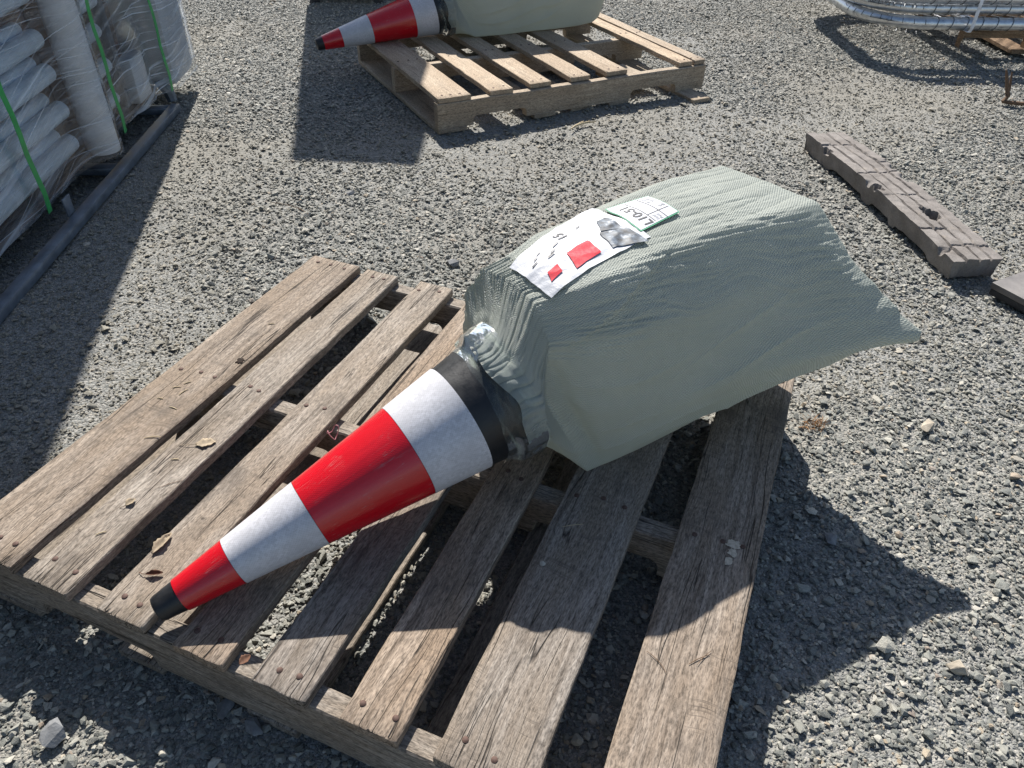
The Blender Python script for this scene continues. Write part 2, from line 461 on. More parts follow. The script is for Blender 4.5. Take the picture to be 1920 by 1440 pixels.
def mat_stone():
    t = NT('crushed_stone')
    tone = t.attr('tone', 'INSTANCER')
    co = t.objco()
    n = t.noise(co, 2.2, 4, 0.65); f = t.noise(co, 9.0, 3, 0.7)
    c = t.ramp(tone, [(0.0, (0.055, 0.064, 0.068)), (0.22, (0.110, 0.124, 0.126)), (0.45, (0.200, 0.212, 0.205)),
                      (0.70, (0.30, 0.305, 0.288)), (0.88, (0.455, 0.44, 0.405)), (0.94, (0.36, 0.29, 0.21)), (0.97, (0.25, 0.205, 0.18)), (1.0, (0.52, 0.50, 0.47))])
    c = t.mix(0.8, c, t.ramp(n, [(0.3, 0.72), (0.7, 1.25)]), 'MULTIPLY')
    c = t.mix(t.ramp(f, [(0.45, 0.0), (0.78, 0.7)]), c, (0.34, 0.315, 0.265))
    c = t.mix(t.math('MULTIPLY', t.attr('dust', 'INSTANCER'), 0.62), c, (0.255, 0.230, 0.182))
    c = t.mix(1.0, c, (1.02, 1.0, 0.94), 'MULTIPLY')
    return t.set(color=c, rough=0.62, spec=0.5, normal=t.bump(f, 0.35, 0.06))
M['stone'] = mat_stone()

def mat_ground():
    t = NT('gravel_fines')
    co = t.objco()
    big = t.noise(co, 0.9, 4, 0.55)
    mid = t.noise(co, 9, 5, 0.65)
    v1 = t.voro(co, 150, out='Color'); d1 = t.voro(co, 150, out='Distance')
    v2 = t.voro(co, 340, out='Color'); d2 = t.voro(co, 340, out='Distance')
    s1 = t.n('ShaderNodeSeparateColor'); t.l(v1, s1.inputs[0])
    s2 = t.n('ShaderNodeSeparateColor'); t.l(v2, s2.inputs[0])
    stone = [(0.0, (0.085, 0.09, 0.09)), (0.5, (0.22, 0.228, 0.222)), (0.85, (0.36, 0.355, 0.335)), (1.0, (0.42, 0.38, 0.32))]
    c1 = t.ramp(s1.outputs[0], stone); c2 = t.ramp(s2.outputs[0], stone)
    c = t.mix(0.5, c1, c2)
    sand = t.ramp(mid, [(0.3, (0.18, 0.165, 0.135)), (0.7, (0.29, 0.268, 0.222))])
    c = t.mix(t.ramp(big, [(0.42, 0.1), (0.66, 0.6)]), c, sand)
    h = t.math('SUBTRACT', t.math('MULTIPLY', mid, 0.6), t.math('ADD', t.math('MULTIPLY', d1, 0.8), t.math('MULTIPLY', d2, 0.4)))
    return t.set(color=c, rough=0.95, spec=0.2, normal=t.bump(h, 0.8, 0.006))
M['ground'] = mat_ground()

# ------------------------------------------------------------------ ground sheet
NG = Noise2(11)
def ground_h(x, y):
    h = 0.010 * NG.fbm(x * 0.9, y * 0.9, 3) + 0.004 * NG.fbm(x * 7, y * 7, 3)
    return np.clip(h, -0.02, 0.012) - 0.004
def sandiness(x, y):
    return NG.fbm(x * 0.75 + 40.3, y * 0.95 + 11.7, 4)

def axis_vals(a, b, step, far):
    core = np.arange(a, b + 1e-6, step); lo = []; hi = []; d = step; p = a
    while p > -far: d *= 1.35; p -= d; lo.append(p)
    d = step; p = core[-1]
    while p < far: d *= 1.35; p += d; hi.append(p)
    return np.concatenate([np.array(lo[::-1]), core, np.array(hi)])
gx = axis_vals(-3.6, 4.6, 0.03, 250); gy = axis_vals(-0.6, 8.0, 0.03, 250)
GX, GY = np.meshgrid(gx, gy, indexing='ij')
GZ = ground_h(GX, GY)
ground = obj('ground', np.stack([GX, GY, GZ], -1).reshape(-1, 3), [tuple(reversed(f)) for f in grid_faces(len(gx), len(gy))], M['ground'], smooth=True)
if ground.data.polygons[0].normal.z < 0:
    ground.data.flip_normals()
tag(ground, kind='structure')

# ------------------------------------------------------------------ crushed stone (one stuff object, instanced by geometry nodes)
def stone_mesh(seed, npts=13):
    r = np.random.default_rng(seed)
    p = r.normal(size=(npts, 3)); p /= np.linalg.norm(p, axis=1)[:, None]
    p *= r.uniform(0.7, 1.0, (npts, 1))
    p *= np.array([1.0, r.uniform(0.62, 0.95), r.uniform(0.34, 0.62)])
    bm = bmesh.new()
    for q in p: bm.verts.new(q)
    res = bmesh.ops.convex_hull(bm, input=bm.verts[:])
    bmesh.ops.delete(bm, geom=[g for g in set(res['geom_interior']) | set(res['geom_unused']) if isinstance(g, bmesh.types.BMVert)], context='VERTS')
    bm.verts.index_update()
    v = [q.co[:] for q in bm.verts]; f = [[q.index for q in g.verts] for g in bm.faces]
    bm.free()
    return v, f

def frustum_mask(x, y, margin=0.45):
    P = np.stack([x, y, np.zeros_like(x) - 1.11067], -1)
    R = np.array([rt, up, fwd]); q = P @ R.T
    d = np.maximum(q[:, 2], 1e-3); mx = margin * 1417 / d
    X = 1417.27 * q[:, 0] / d; Y = 1417.27 * q[:, 1] / d
    return (q[:, 2] > 0.1) & (np.abs(X) < 960 + mx) & (Y > -720 - mx) & (Y < 720 + 60)

def make_gravel():
    V = []; F = []; gid = []
    NV = 16
    for k in range(NV):
        v, f = stone_mesh(100 + k, 9 + (k % 6))
        b = len(V); V += v; F += [tuple(i + b for i in q) for q in f]; gid += [k] * len(v)
    ntemp = len(V)
    # (lo, hi radius, per m2, max y, sand sensitivity)
    classes = [(0.014, 0.020, 35, 8.2, 0.5), (0.0100, 0.0145, 560, 8.2, 0.75), (0.0066, 0.0102, 3600, 8.2, 1.0), (0.0038, 0.0066, 9000, 8.2, 0.6), (0.0022, 0.0040, 15000, 2.4, 0.3)]
    X = []; Y = []; S = []; D = []
    x0, x1 = -4.2, 5.2
    for lo, hi, dens, ymax, sens in classes:
        n = int(dens * (x1 - x0) * (ymax + 0.5))
        x = rng.uniform(x0, x1, n); y = rng.uniform(-0.5, ymax, n)
        m = frustum_mask(x, y); x, y = x[m], y[m]
        sd = sandiness(x, y)
        keep = rng.random(len(x)) < np.clip(1.0 - sens * smoothstep(-0.15, 0.6, sd) * 0.85, 0.08, 1)
        x, y, sd = x[keep], y[keep], sd[keep]
        if ymax < 8: 
            keep = rng.random(len(x)) < 1 - smoothstep(ymax * 0.6, ymax, y); x, y, sd = x[keep], y[keep], sd[keep]
        D.append(sd); X.append(x); Y.append(y); S.append(lo + (hi - lo) * rng.random(len(x)) ** 1.6)
    X = np.concatenate(X); Y = np.concatenate(Y); S = np.concatenate(S)
    Z = ground_h(X, Y) + S * rng.uniform(0.0, 0.55, len(S))
    n = len(X)
    me = bpy.data.meshes.new('gravel')
    me.from_pydata([tuple(v) for v in V] + list(map(tuple, np.stack([X, Y, Z], -1))), [], F)
    me.update()
    tot = ntemp + n
    def put(name, typ, arr, key):
        a = me.attributes.new(name, typ, 'POINT'); a.data.foreach_set(key, np.ascontiguousarray(arr).ravel())
    g = np.zeros(tot, np.int32); g[:ntemp] = gid; put('gid', 'INT', g, 'value')
    tm = np.zeros(tot, np.int32); tm[:ntemp] = 1; put('template', 'INT', tm, 'value')
    rot = np.zeros((tot, 3), np.float32)
    rot[ntemp:, 0] = rng.normal(0, 0.26, n); rot[ntemp:, 1] = rng.normal(0, 0.26, n); rot[ntemp:, 2] = rng.uniform(0, 6.283, n)
    put('rot', 'FLOAT_VECTOR', rot, 'vector')
    sc = np.ones((tot, 3), np.float32); sc[ntemp:] = S[:, None] * rng.uniform(0.85, 1.2, (n, 3)); put('scl', 'FLOAT_VECTOR', sc, 'vector')
    pk = np.zeros(tot, np.int32); pk[ntemp:] = rng.integers(0, NV, n); put('pick', 'INT', pk, 'value')
    tn = np.zeros(tot, np.float32); tn[ntemp:] = np.clip(rng.beta(1.7, 1.7, n), 0, 1); put('tone', 'FLOAT', tn, 'value')
    du = np.zeros(tot, np.float32); du[ntemp:] = smoothstep(-0.25, 0.6, np.concatenate(D) + rng.normal(0, 0.15, n)); put('dust', 'FLOAT', du, 'value')
    me.materials.append(M['stone'])
    o = link('gravel', me)
    tag(o, kind='stuff')
    o['label'] = 'crushed grey stone gravel covering the yard'
    ng = bpy.data.node_groups.new('gravel_nodes', 'GeometryNodeTree')
    ng.interface.new_socket('Geometry', in_out='INPUT', socket_type='NodeSocketGeometry')
    ng.interface.new_socket('Geometry', in_out='OUTPUT', socket_type='NodeSocketGeometry')
    N = ng.nodes.new; L = ng.links.new
    gi, go = N('NodeGroupInput'), N('NodeGroupOutput')
    def named(name, typ):
        q = N('GeometryNodeInputNamedAttribute'); q.data_type = typ; q.inputs['Name'].default_value = name
        return q.outputs['Attribute']
    sep = N('GeometryNodeSeparateGeometry'); sep.domain = 'POINT'
    L(gi.outputs[0], sep.inputs['Geometry'])
    cmp = N('FunctionNodeCompare'); cmp.data_type = 'INT'; cmp.operation = 'EQUAL'
    ins = [i for i in cmp.inputs if i.type == 'INT']
    L(named('template', 'INT'), ins[0]); ins[1].default_value = 1
    L(cmp.outputs[0], sep.inputs['Selection'])
    spl = N('GeometryNodeSplitToInstances'); spl.domain = 'POINT'
    L(sep.outputs['Selection'], spl.inputs['Geometry']); L(named('gid', 'INT'), spl.inputs['Group ID'])
    m2p = N('GeometryNodeMeshToPoints'); L(sep.outputs['Inverted'], m2p.inputs['Mesh'])
    iop = N('GeometryNodeInstanceOnPoints')
    L(m2p.outputs[0], iop.inputs['Points']); L(spl.outputs['Instances'], iop.inputs['Instance'])
    iop.inputs['Pick Instance'].default_value = True
    L(named('pick', 'INT'), iop.inputs['Instance Index'])
    e2r = N('FunctionNodeEulerToRotation'); L(named('rot', 'FLOAT_VECTOR'), e2r.inputs[0])
    L(e2r.outputs[0], iop.inputs['Rotation']); L(named('scl', 'FLOAT_VECTOR'), iop.inputs['Scale'])
    L(iop.outputs[0], go.inputs[0])
    md = o.modifiers.new('scatter', 'NODES'); md.node_group = ng
    print('gravel instances', n)
    return o
make_gravel()

# ------------------------------------------------------------------ timber
def board_mesh(L, W, T, seed, m, wob=1.0, nx=30, cham=0.08):
    """rough sawn board: x along, y across, z thickness; top at z=0, centre at x=0,y=0"""
    N = Noise2(seed, 64)
    prof = [(-0.5, -1.0), (-0.5, -0.10), (-0.5 + 0.02, 0.0)]
    for t in (-0.34, -0.17, 0.0, 0.17, 0.34): prof.append((t, 0.0))
    prof += [(0.5 - 0.02, 0.0), (0.5, -0.10), (0.5, -1.0), (0.2, -1.0), (-0.2, -1.0)]
    k = len(prof)
    xs = np.linspace(-0.5, 0.5, nx)
    xs = np.concatenate([[xs[0]], [xs[0] + 0.002 / L], xs[1:-1], [xs[-1] - 0.002 / L], [xs[-1]]])
    V = []
    for i, x in enumerate(xs):
        X = x * L
        ins = 0.0012 if i in (0, len(xs) - 1) else 0.0
        for j, (py, pz) in enumerate(prof):
            e = abs(py) >= 0.47
            dy = wob * 0.0016 * N(X * 14, 3.3 + (8 if py > 0 else 0)) if e else 0
            if e: dy += wob * 0.0007 * N(X * 70, 9.1 + (8 if py > 0 else 0))
            dz = wob * 0.0009 * N(X * 9, py * 5 + 20) + wob * 0.0014 * N(X * 2.0, 40.0)
            if e and pz > -0.5: dz -= wob * 0.0012 * max(0, N(X * 22, 60 + (8 if py > 0 else 0)))
            ex = 0.0
            if i in (0, 1, len(xs) - 2, len(xs) - 1): ex = wob * 0.0016 * N(py * 9, 80 + (i > 2) * 9)
            V.append((X + ex, py * (W - 2 * ins) + dy, pz * T + dz - (ins if pz > -0.5 else -ins)))
    F = []
    nxs = len(xs)
    for i in range(nxs - 1):
        for j in range(k):
            j2 = (j + 1) % k
            F.append((i * k + j, (i + 1) * k + j, (i + 1) * k + j2, i * k + j2))
    F.append(tuple(range(k))); F.append(tuple((nxs - 1) * k + j for j in reversed(range(k))))
    me = meshdata('board', V, F, m, True, 38)
    bm = bmesh.new(); bm.from_mesh(me); bmesh.ops.recalc_face_normals(bm, faces=bm.faces[:]); bm.to_mesh(me); bm.free()
    return me

def stringer_mesh(L, T, Hh, notches, m, seed=1, depth=0.036):
    """x along, y thickness, z from -Hh to 0, rounded notches in the underside"""
    N = Noise2(seed, 64)
    bot = [(-L / 2, -Hh)]
    for a, b in notches:
        r = 0.018
        bot.append((a, -Hh))
        for k in range(6):
            an = math.pi / 2 * k / 5
            bot.append((a + r - r * math.cos(an), -Hh + depth - r + r * math.sin(an)))
        for k in range(6):
            an = math.pi / 2 * (1 - k / 5)
            bot.append((b - r + r * math.cos(an), -Hh + depth - r + r * math.sin(an)))
        bot.append((b, -Hh))
    bot.append((L / 2, -Hh))
    # densify
    pts = []
    for p, q in zip(bot[:-1], bot[1:]):
        n = max(1, int(abs(q[0] - p[0]) / 0.05))
        for k in range(n): pts.append((p[0] + (q[0] - p[0]) * k / n, p[1] + (q[1] - p[1]) * k / n))
    pts.append(bot[-1])
    k = len(pts)
    V = []; F = []
    b = 0.003
    for x, z in pts:
        jy = 0.0015 * N(x * 8, 2.2); jz = 0.0018 * N(x * 6, 7.7)
        V += [(x, -T / 2 + jy, z), (x, -T / 2 + jy, -b + jz), (x, -T / 2 + b + jy, jz), (x, T / 2 - b + jy, jz), (x, T / 2 + jy, -b + jz), (x, T / 2 + jy, z)]
    for i in range(k - 1):
        for j in range(6):
            j2 = (j + 1) % 6
            F.append((i * 6 + j, (i + 1) * 6 + j, (i + 1) * 6 + j2, i * 6 + j2))
    F.append(tuple(range(6))); F.append(tuple((k - 1) * 6 + j for j in reversed(range(6))))
    me = meshdata('stringer', V, F, m, True, 38)
    bm = bmesh.new(); bm.from_mesh(me); bmesh.ops.recalc_face_normals(bm, faces=bm.faces[:]); bm.to_mesh(me); bm.free()
    return me

def nail_mesh():
    mb = MB(); n = 10; r = 0.0046
    V = [(0, 0, 0.0016)]
    for rr, z in ((r * 0.7, 0.0013), (r, 0.0004), (r, -0.004)):
        V += [(rr * math.cos(2 * math.pi * k / n), rr * math.sin(2 * math.pi * k / n), z) for k in range(n)]
    F = [(0, 1 + k, 1 + (k + 1) % n) for k in range(n)]
    for a in range(2):
        for k in range(n):
            F.append((1 + a * n + k, 1 + (a + 1) * n + k, 1 + (a + 1) * n + (k + 1) % n, 1 + a * n + (k + 1) % n))
    return meshdata('nail', V, F, M['nail'], True, 50)
NAIL = nail_mesh()

DECK = 0.135
def make_pallet(label, origin, yaw, boards, Ld, wood, wood_s, seed, bottoms, notch, nails=True, tones=None, jit=0.003, warms=None):
    """origin: corner of the deck (board ends), local -y runs along the boards, +x across"""
    root = empty('wooden_pallet', origin, yaw)
    tag(root, label, 'pallet', 'wooden pallets carrying wrapped cones')
    T = 0.019
    r = np.random.default_rng(seed)
    W = max(b for a, b, *_ in boards)
    out = []
    for i, bd in enumerate(boards):
        a, b = bd[0], bd[1]
        n0, n1 = (bd[2], bd[3]) if len(bd) > 2 else (r.normal(0, jit), r.normal(0, jit))
        L = Ld + n1 - n0
        me = board_mesh(L, b - a, T, seed * 100 + i, wood)
        # local x along board -> world -y of pallet
        o = link('deck_board', me, root, ((a + b) / 2, -(n0 + n1 + Ld) / 2, 0.0 + r.normal(0, 0.0006)), (0, 0, -math.pi / 2 + r.normal(0, 0.0025)))
        o['tone'] = float(tones[i]) if tones else float(r.uniform(0.2, 0.8)); o['half'] = L / 2; o['warm'] = float(warms[i]) if warms else 0.2
        if nails:
            for sx in (-L / 2 + 0.030, 0.0, L / 2 - 0.030):
                k = 3 if (b - a) > 0.11 else 2
                for q in range(k):
                    yy = (q - (k - 1) / 2) * (b - a) * (0.30 if k == 3 else 0.42) + r.normal(0, 0.005)
                    link('nail', NAIL, o, (sx + r.normal(0, 0.006), yy, 0.0006), (r.normal(0, 0.1), r.normal(0, 0.1), r.random() * 6))
        out.append(o)
    Hs = DECK - T - 0.018
    for y in (-0.021, -Ld / 2, -Ld + 0.021):
        me = stringer_mesh(W, 0.036, Hs, notch(W), wood_s, seed + int(y * -10))
        o = link('stringer', me, root, (W / 2, y, -T - 0.0012)); o['tone'] = float(r.uniform(0.2, 0.7)); o['half'] = W / 2
    for a, b, n0, n1 in bottoms:
        me = board_mesh(Ld + n1 - n0, b - a, 0.017, seed * 100 + 50 + int(a * 10), wood_s)
        o = link('bottom_board', me, root, ((a + b) / 2, -(n0 + n1 + Ld) / 2, -DECK + 0.0178), (0, 0, -math.pi / 2)); o['tone'] = float(r.uniform(0.2, 0.7)); o['half'] = Ld / 2
    return root, out

def notch_std(W):
    return [(-W / 2 + 0.15, -W / 2 + 0.385), (W / 2 - 0.385, W / 2 - 0.15)]

YAW_A = -math.radians(22.0711)
near_boards = [(0.0, 0.135, 0.000, 0.0), (0.163, 0.249, 0.002, 0.003), (0.307, 0.395, -0.004, 0.001), (0.452, 0.539, 0.003, 0.004),
               (0.586, 0.674, 0.0, 0.002), (0.728, 0.814, 0.002, 0.0), (0.868, 1.000, -0.002, -0.002), (1.069, 1.200, 0.0, 0.002)]
pal_near, nb = make_pallet('weathered grey wooden pallet in the foreground under the sack and cone', (-0.51591, 1.69856, DECK), YAW_A,
                           near_boards, 1.00642, M['wood_old'], M['wood_old'], 3,
                           [(0.0, 0.13, 0, 0), (0.30, 0.39, 0, 0), (0.55, 0.64, 0, 0), (0.81, 0.90, 0, 0), (1.07, 1.20, 0, 0)], notch_std,
                           tones=[0.45, 0.30, 0.25, 0.45, 0.75, 0.35, 0.55, 0.60], warms=[0.35, 0.05, 0.1, 0.6, 0.15, 0.6, 0.1, 0.4])
def deck_pt(u, v, z=0.0):
    """point on the near pallet deck: u along boards from far ends, v across"""
    c, s = math.cos(YAW_A), math.sin(YAW_A)
    return Vector((-0.51591 + v * c + u * s, 1.69856 + v * s - u * c, DECK + z))

YAW_B = math.atan2(3.465 - 2.879, 0.809 + 0.307)
Lb = 1.0
pxo = Vector((-0.307, 2.879, 0)) + Vector((-math.sin(YAW_B), math.cos(YAW_B), 0)) * Lb
far_boards = [(0.008, 0.145, 0, -0.006), (0.227, 0.326, 0, -0.010), (0.41, 0.505, 0, -0.022), (0.597, 0.69, 0, -0.024), (0.77, 0.873, 0, -0.026),
              (1.135, 1.207, 0, -0.016), (1.217, 1.272, 0, -0.012)]
pal_far, fb = make_pallet('pale newer wooden pallet farther back with a deck board missing', (pxo.x, pxo.y, DECK), YAW_B,
                          far_boards, Lb, M['wood_new'], M['wood_new'], 5,
                          [(0.0, 0.12, 0, 0), (0.42, 0.52, 0, 0), (0.60, 0.70, 0, -0.01), (0.78, 0.88, 0, 0), (1.13, 1.22, 0, 0.12)], notch_std,
                          tones=[0.35, 0.25, 0.3, 0.4, 0.45, 0.05, 0.6])
# broken piece of the missing deck board, fallen between the stringers
me = board_mesh(0.23, 0.16, 0.018, 777, M['wood_new'], nx=10)
o = link('deck_board', me, pal_far, (0.985, -0.80, -DECK + 0.055), (0.05, 0.0, -math.pi / 2 + 0.1)); o['label'] = 'short broken deck board fallen between the stringers'; o['tone'] = 0.6; o['half'] = 0.115

# knot disc, coloured dark for the shade inside the hole, and dried mud on the near pallet
def blob(rx, ry, seed, n=26, h=0.0006, amp=0.35, freq=1.6):
    N = Noise2(seed, 64); V = [(0, 0, h)]; rings = (0.55, 0.9, 1.0)
    for q, s in enumerate(rings):
        for k in range(n):
            an = 2 * math.pi * k / n
            f = 1 + amp * float(N(freq * math.cos(an) + 5, freq * math.sin(an) + 5)) * 1.4 + 0.12 * float(N(5 * math.cos(an) + 9, 5 * math.sin(an)))
            V.append((rx * s * f * math.cos(an), ry * s * f * math.sin(an), h * (1, 0.9, -1.0)[q]))
    F = [(0, 1 + k, 1 + (k + 1) % n) for k in range(n)]
    for q in range(2):
        for k in range(n):
            F.append((1 + q * n + k, 1 + (q + 1) * n + k, 1 + (q + 1) * n + (k + 1) % n, 1 + q * n + (k + 1) % n))
    return V, F
def on_board(i, u, v):
    bd = near_boards[i]
    L = 1.00642 + bd[3] - bd[2]
    return (u - bd[2] - L / 2, v - (bd[0] + bd[1]) / 2)
V, F = blob(0.010, 0.008, 5)
x, y = on_board(0, 0.437, 0.118); obj('knot_shade', V, F, M['knot_shade'], nb[0], True, loc=(x, y, 0.0012))
NM = Noise2(63); gxm, gym = 56, 30; V = []; F = []; fld = {}
for i in range(gxm):
    for j in range(gym):
        u, v = (i / (gxm - 1) - 0.5) * 2, (j / (gym - 1) - 0.5) * 2
        fv = -0.42 + 0.22 * float(NM(u * 3.2, v * 2.6)) + 0.12 * float(NM(u * 9, v * 7))
        fv += max(math.exp(-((u + 0.55) / 0.30) ** 2 - (v / 0.75) ** 2), 0.9 * math.exp(-((u + 0.05) / 0.28) ** 2 - ((v - 0.1) / 0.55) ** 2), 0.85 * math.exp(-((u - 0.50) / 0.34) ** 2 - ((v + 0.1) / 0.36) ** 2))
        fld[i, j] = fv; V.append((u * 0.036, v * 0.019, 0.0002 + 0.0011 * min(max(fv, 0), 0.6)))
for i in range(gxm - 1):
    for j in range(gym - 1):
        if min(fld[i, j], fld[i + 1, j], fld[i, j + 1], fld[i + 1, j + 1]) > 0:
            F.append((i * gym + j, (i + 1) * gym + j, (i + 1) * gym + j + 1, i * gym + j + 1))
x, y = on_board(7, 0.525, 1.158); mud = obj('mud_patch', V, F, M['mud'], nb[7], True, loc=(x, y, 0.0012)); mud['label'] = 'pale dried mud patch'

# ------------------------------------------------------------------ cones
def basis(a):
    a = Vector(a).normalized()
    e1 = Vector((-a.y, a.x, 0)).normalized(); e2 = a.cross(e1)
    return a, e1, e2

def make_cone(label, tip, axis, ts, r0, k, tend):
    """tip: world point, axis: unit vector to the base, ts: band limits"""
    a, e1, e2 = basis(axis)
    root = empty('traffic_cone', tip)
    tag(root, label, 'traffic cone', 'red and white cones lying in wrapped sacks')
    n = 96
    def ring(t, r):
        return [a * t + (e1 * math.cos(2 * math.pi * q / n) + e2 * math.sin(2 * math.pi * q / n)) * r for q in range(n)]
    def lathe(name, prof, m, uvs=True, smooth=40):
        V = []
        for t, r in prof: V += ring(t, r)
        me = meshdata(name, V, grid_faces(len(prof), n, True), m, True, smooth)
        bm = bmesh.new(); bm.from_mesh(me); bmesh.ops.recalc_face_normals(bm, faces=bm.faces[:]); bm.to_mesh(me); bm.free()
        uvl = me.uv_layers.new(name='UVMap')
        rm = prof[len(prof) // 2][1]
        co = np.zeros(len(me.loops), np.int32); me.loops.foreach_get('vertex_index', co)
        uvd = np.zeros((len(co), 2))
        ring_i, q = co // n, co % n
        tt = np.array([p[0] for p in prof])
        uvd[:, 0] = tt[ring_i]
        uvd[:, 1] = q / n * 2 * math.pi * rm
        # seam fix on the hidden underside is not needed: cells are periodic enough
        uvl.data.foreach_set('uv', uvd.ravel())
        return link(name, me, root)
    R = lambda t: r0 + k * t
    e = 0.0014
    body = [(0.010, 0.010), (0.0005, 0.0125), (0.0, R(0) * 0.72), (0.0015, R(0) * 0.90), (0.006, R(0) * 0.985)]
    for t in np.linspace(0.012, tend, 18): body.append((t, R(t) - e))
    lathe('cone_body', body, M['rubber'])
    names = [('reflective_band', 'sheet_red', 'red'), ('reflective_band', 'sheet_white', 'white'), ('reflective_band', 'sheet_red', 'red'), ('reflective_band', 'sheet_white', 'white')]
    where = ['short red band next to the black tip', 'white band between the two red bands', 'long red band in the middle', 'white band next to the sack']
    for i, (nm, mt, c) in enumerate(names):
        t0, t1 = ts[i] + 0.0003, ts[i + 1] - 0.0003
        d = 0.0002 * (i % 2)
        pr = [(t0, R(t0) - e * 1.05)] + [(t, R(t) + d) for t in np.linspace(t0, t1, 10)] + [(t1, R(t1) - e * 1.05)]
        o = lathe(nm, pr, M[mt]); o['label'] = where[i]
    return root

AX_A = (0.8015, 0.5464, 0.2431)
TIP_A = Vector((-0.5063, 0.6329, 0.1560))
make_cone('red and white reflective cone with black tip lying across the foreground pallet', TIP_A, AX_A,
          [0.0374, 0.1227, 0.2514, 0.4277, 0.5274], 0.02108, 0.13796, 0.618)
AX_B = (0.8986, 0.3994, 0.1816)
TIP_B = Vector((-0.8995, 3.5154, 0.1455))
make_cone('shaded red and white reflective cone overhanging the far pallet', TIP_B, AX_B,
          [0.0319, 0.1156, 0.2513, 0.4457, 0.545], 0.0252, 0.1378, 0.618)

# ------------------------------------------------------------------ wrapped sacks
def make_sack(name, label, B, yaw, tip, axis, r0, k, stations, seed, neck, fold=True, NC=680, NS=380):
    """box-like sack round the cone's base. stations: list of rings of 10 points (s,w,z): BM BR RM RU TR TM TL LU LM BL"""
    a = Vector((math.cos(yaw), math.sin(yaw), 0)); w = Vector((-math.sin(yaw), math.cos(yaw), 0))
    ca, e1, e2 = basis(axis)
    ck = np.array([0, .14, .235, .33, .40, .47, .55, .61, .72, .83, 1.0])
    th = np.radians([-90, -50, 0, 35, 60, 90, 120, 145, 180, 230, 270])
    c = np.arange(NC) / NC
    ang = np.interp(c, ck, th)
    rings = []; pos = []
    A = np.array(a); Wv = np.array(w); B0 = np.array(B)
    N = Noise2(seed)
    tip = np.array(tip); ca_, e1_, e2_ = map(np.array, (ca, e1, e2))
    def neck_ring(t, r, wob):
        cen = tip + ca_ * t
        rr = r * (1 + wob * N(np.cos(ang) * 3 + 4, np.sin(ang) * 3 + t * 20))
        tt = 0.012 * N(np.cos(ang) * 1.7 + 9, np.sin(ang) * 1.7 + 3)
        return cen + rr[:, None] * (-np.cos(ang)[:, None] * e1_ + np.sin(ang)[:, None] * e2_) + (tt * (1 if wob else 0))[:, None] * ca_
    for t, dr in neck:
        rings.append(neck_ring(t, r0 + k * t + dr, 0.03)); pos.append(None)
    def box_ring(P):
        P = np.array(P + [P[0]], float)
        q = np.stack([np.interp(c, ck, P[:, i]) for i in range(3)], 1)
        kh = max(2, NC // 70); ker = np.hanning(2 * kh + 1); ker /= ker.sum()
        q = np.stack([np.convolve(np.concatenate([q[-kh:, i], q[:, i], q[:kh, i]]), ker, 'valid') for i in range(3)], 1)
        return B0 + q[:, 0:1] * A + q[:, 1:2] * Wv + q[:, 2:3] * np.array([0, 0, 1.])
    for P in stations: rings.append(box_ring(P))
    cap = rings[-1].mean(0)
    rings.append(rings[-1] * 0.35 + cap * 0.65 + 0.004 * A)
    rings.append(rings[-1] * 0.0 + cap + 0.005 * A)
    rings = np.array(rings)
    d = np.linalg.norm(np.diff(rings, axis=0), axis=2).mean(1); d = np.maximum(d, 0.02)
    p = np.concatenate([[0], np.cumsum(d)])
    sp = np.linspace(0, p[-1], NS)
    G = np.empty((NS, NC, 3))
    idx = np.clip(np.searchsorted(p, sp, side='right') - 1, 0, len(p) - 2)
    f = ((sp - p[idx]) / (p[idx + 1] - p[idx]))[:, None, None]
    G = rings[idx] * (1 - f) + rings[idx + 1] * f
    ks = np.array([1, 3, 5, 3, 1.]); ks /= ks.sum()
    Gs = G.copy()
    for it in range(1):
        H = Gs.copy()
        H[2:-2] = sum(ks[j] * Gs[j:NS - 4 + j] for j in range(5)); Gs = H
    G = Gs
    def normals(G):
        du = np.gradient(G, axis=0); dv = np.roll(G, -1, 1) - np.roll(G, 1, 1)
        n = np.cross(dv, du); n /= np.linalg.norm(n, axis=2)[..., None] + 1e-12
        cen = G.mean(1, keepdims=True)
        if ((G - cen) * n).sum(2).mean() < 0: n = -n
        return n
    n = normals(G)
    S = sp[:, None] + 0 * c[None]; Cc = c[None] + 0 * S
    rel = G - B0; s_ = rel @ A; w_ = rel @ Wv; z_ = rel[..., 2]
    nk = len(neck)
    sf = p[nk]                                     # arc position of the front rim
    loose = smoothstep(p[nk - 1] - 0.01, p[nk - 1] + 0.03, S)
    endf = 1 - smoothstep(p[nk + len(stations) - 2] - 0.06, p[nk + len(stations) - 1], S)
    # pleats gathered into the neck
    pw = np.exp(-((S - sf + 0.015) / 0.075) ** 2)
    warpc = Cc * 1.0 + 0.012 * N(S * 9, Cc * 7 + 3)
    def crease(x, wd): return np.exp(-np.abs(x) / wd)
    mk = smoothstep(-0.35, 0.15, N(S * 6 + 20, Cc * 12 + 4))
    warpc = Cc + 0.030 * N(Cc * 9 + 3, 2.5 + 0 * S) + 0.010 * N(S * 9, Cc * 7 + 3)
    cb = N(Cc * 6 + 1.7, 0.3 + 0 * S)
    plm = 0.18 + 0.82 * smoothstep(0.37, 0.43, Cc)
    disp = pw * plm * (-0.0062 * crease(N(S * 0.9 + 5, warpc * 60), 0.06) * mk - 0.0042 * crease(N(S * 1.3 + 15, warpc * 125), 0.07) * (1 - mk * 0.4) + 0.0020 * (N.ridge(S * 1.2 + 2, warpc * 90) - 0.5) + 0.0035 * cb)
    # long folds, mostly on top
    topm = smoothstep(0.36, 0.44, Cc)
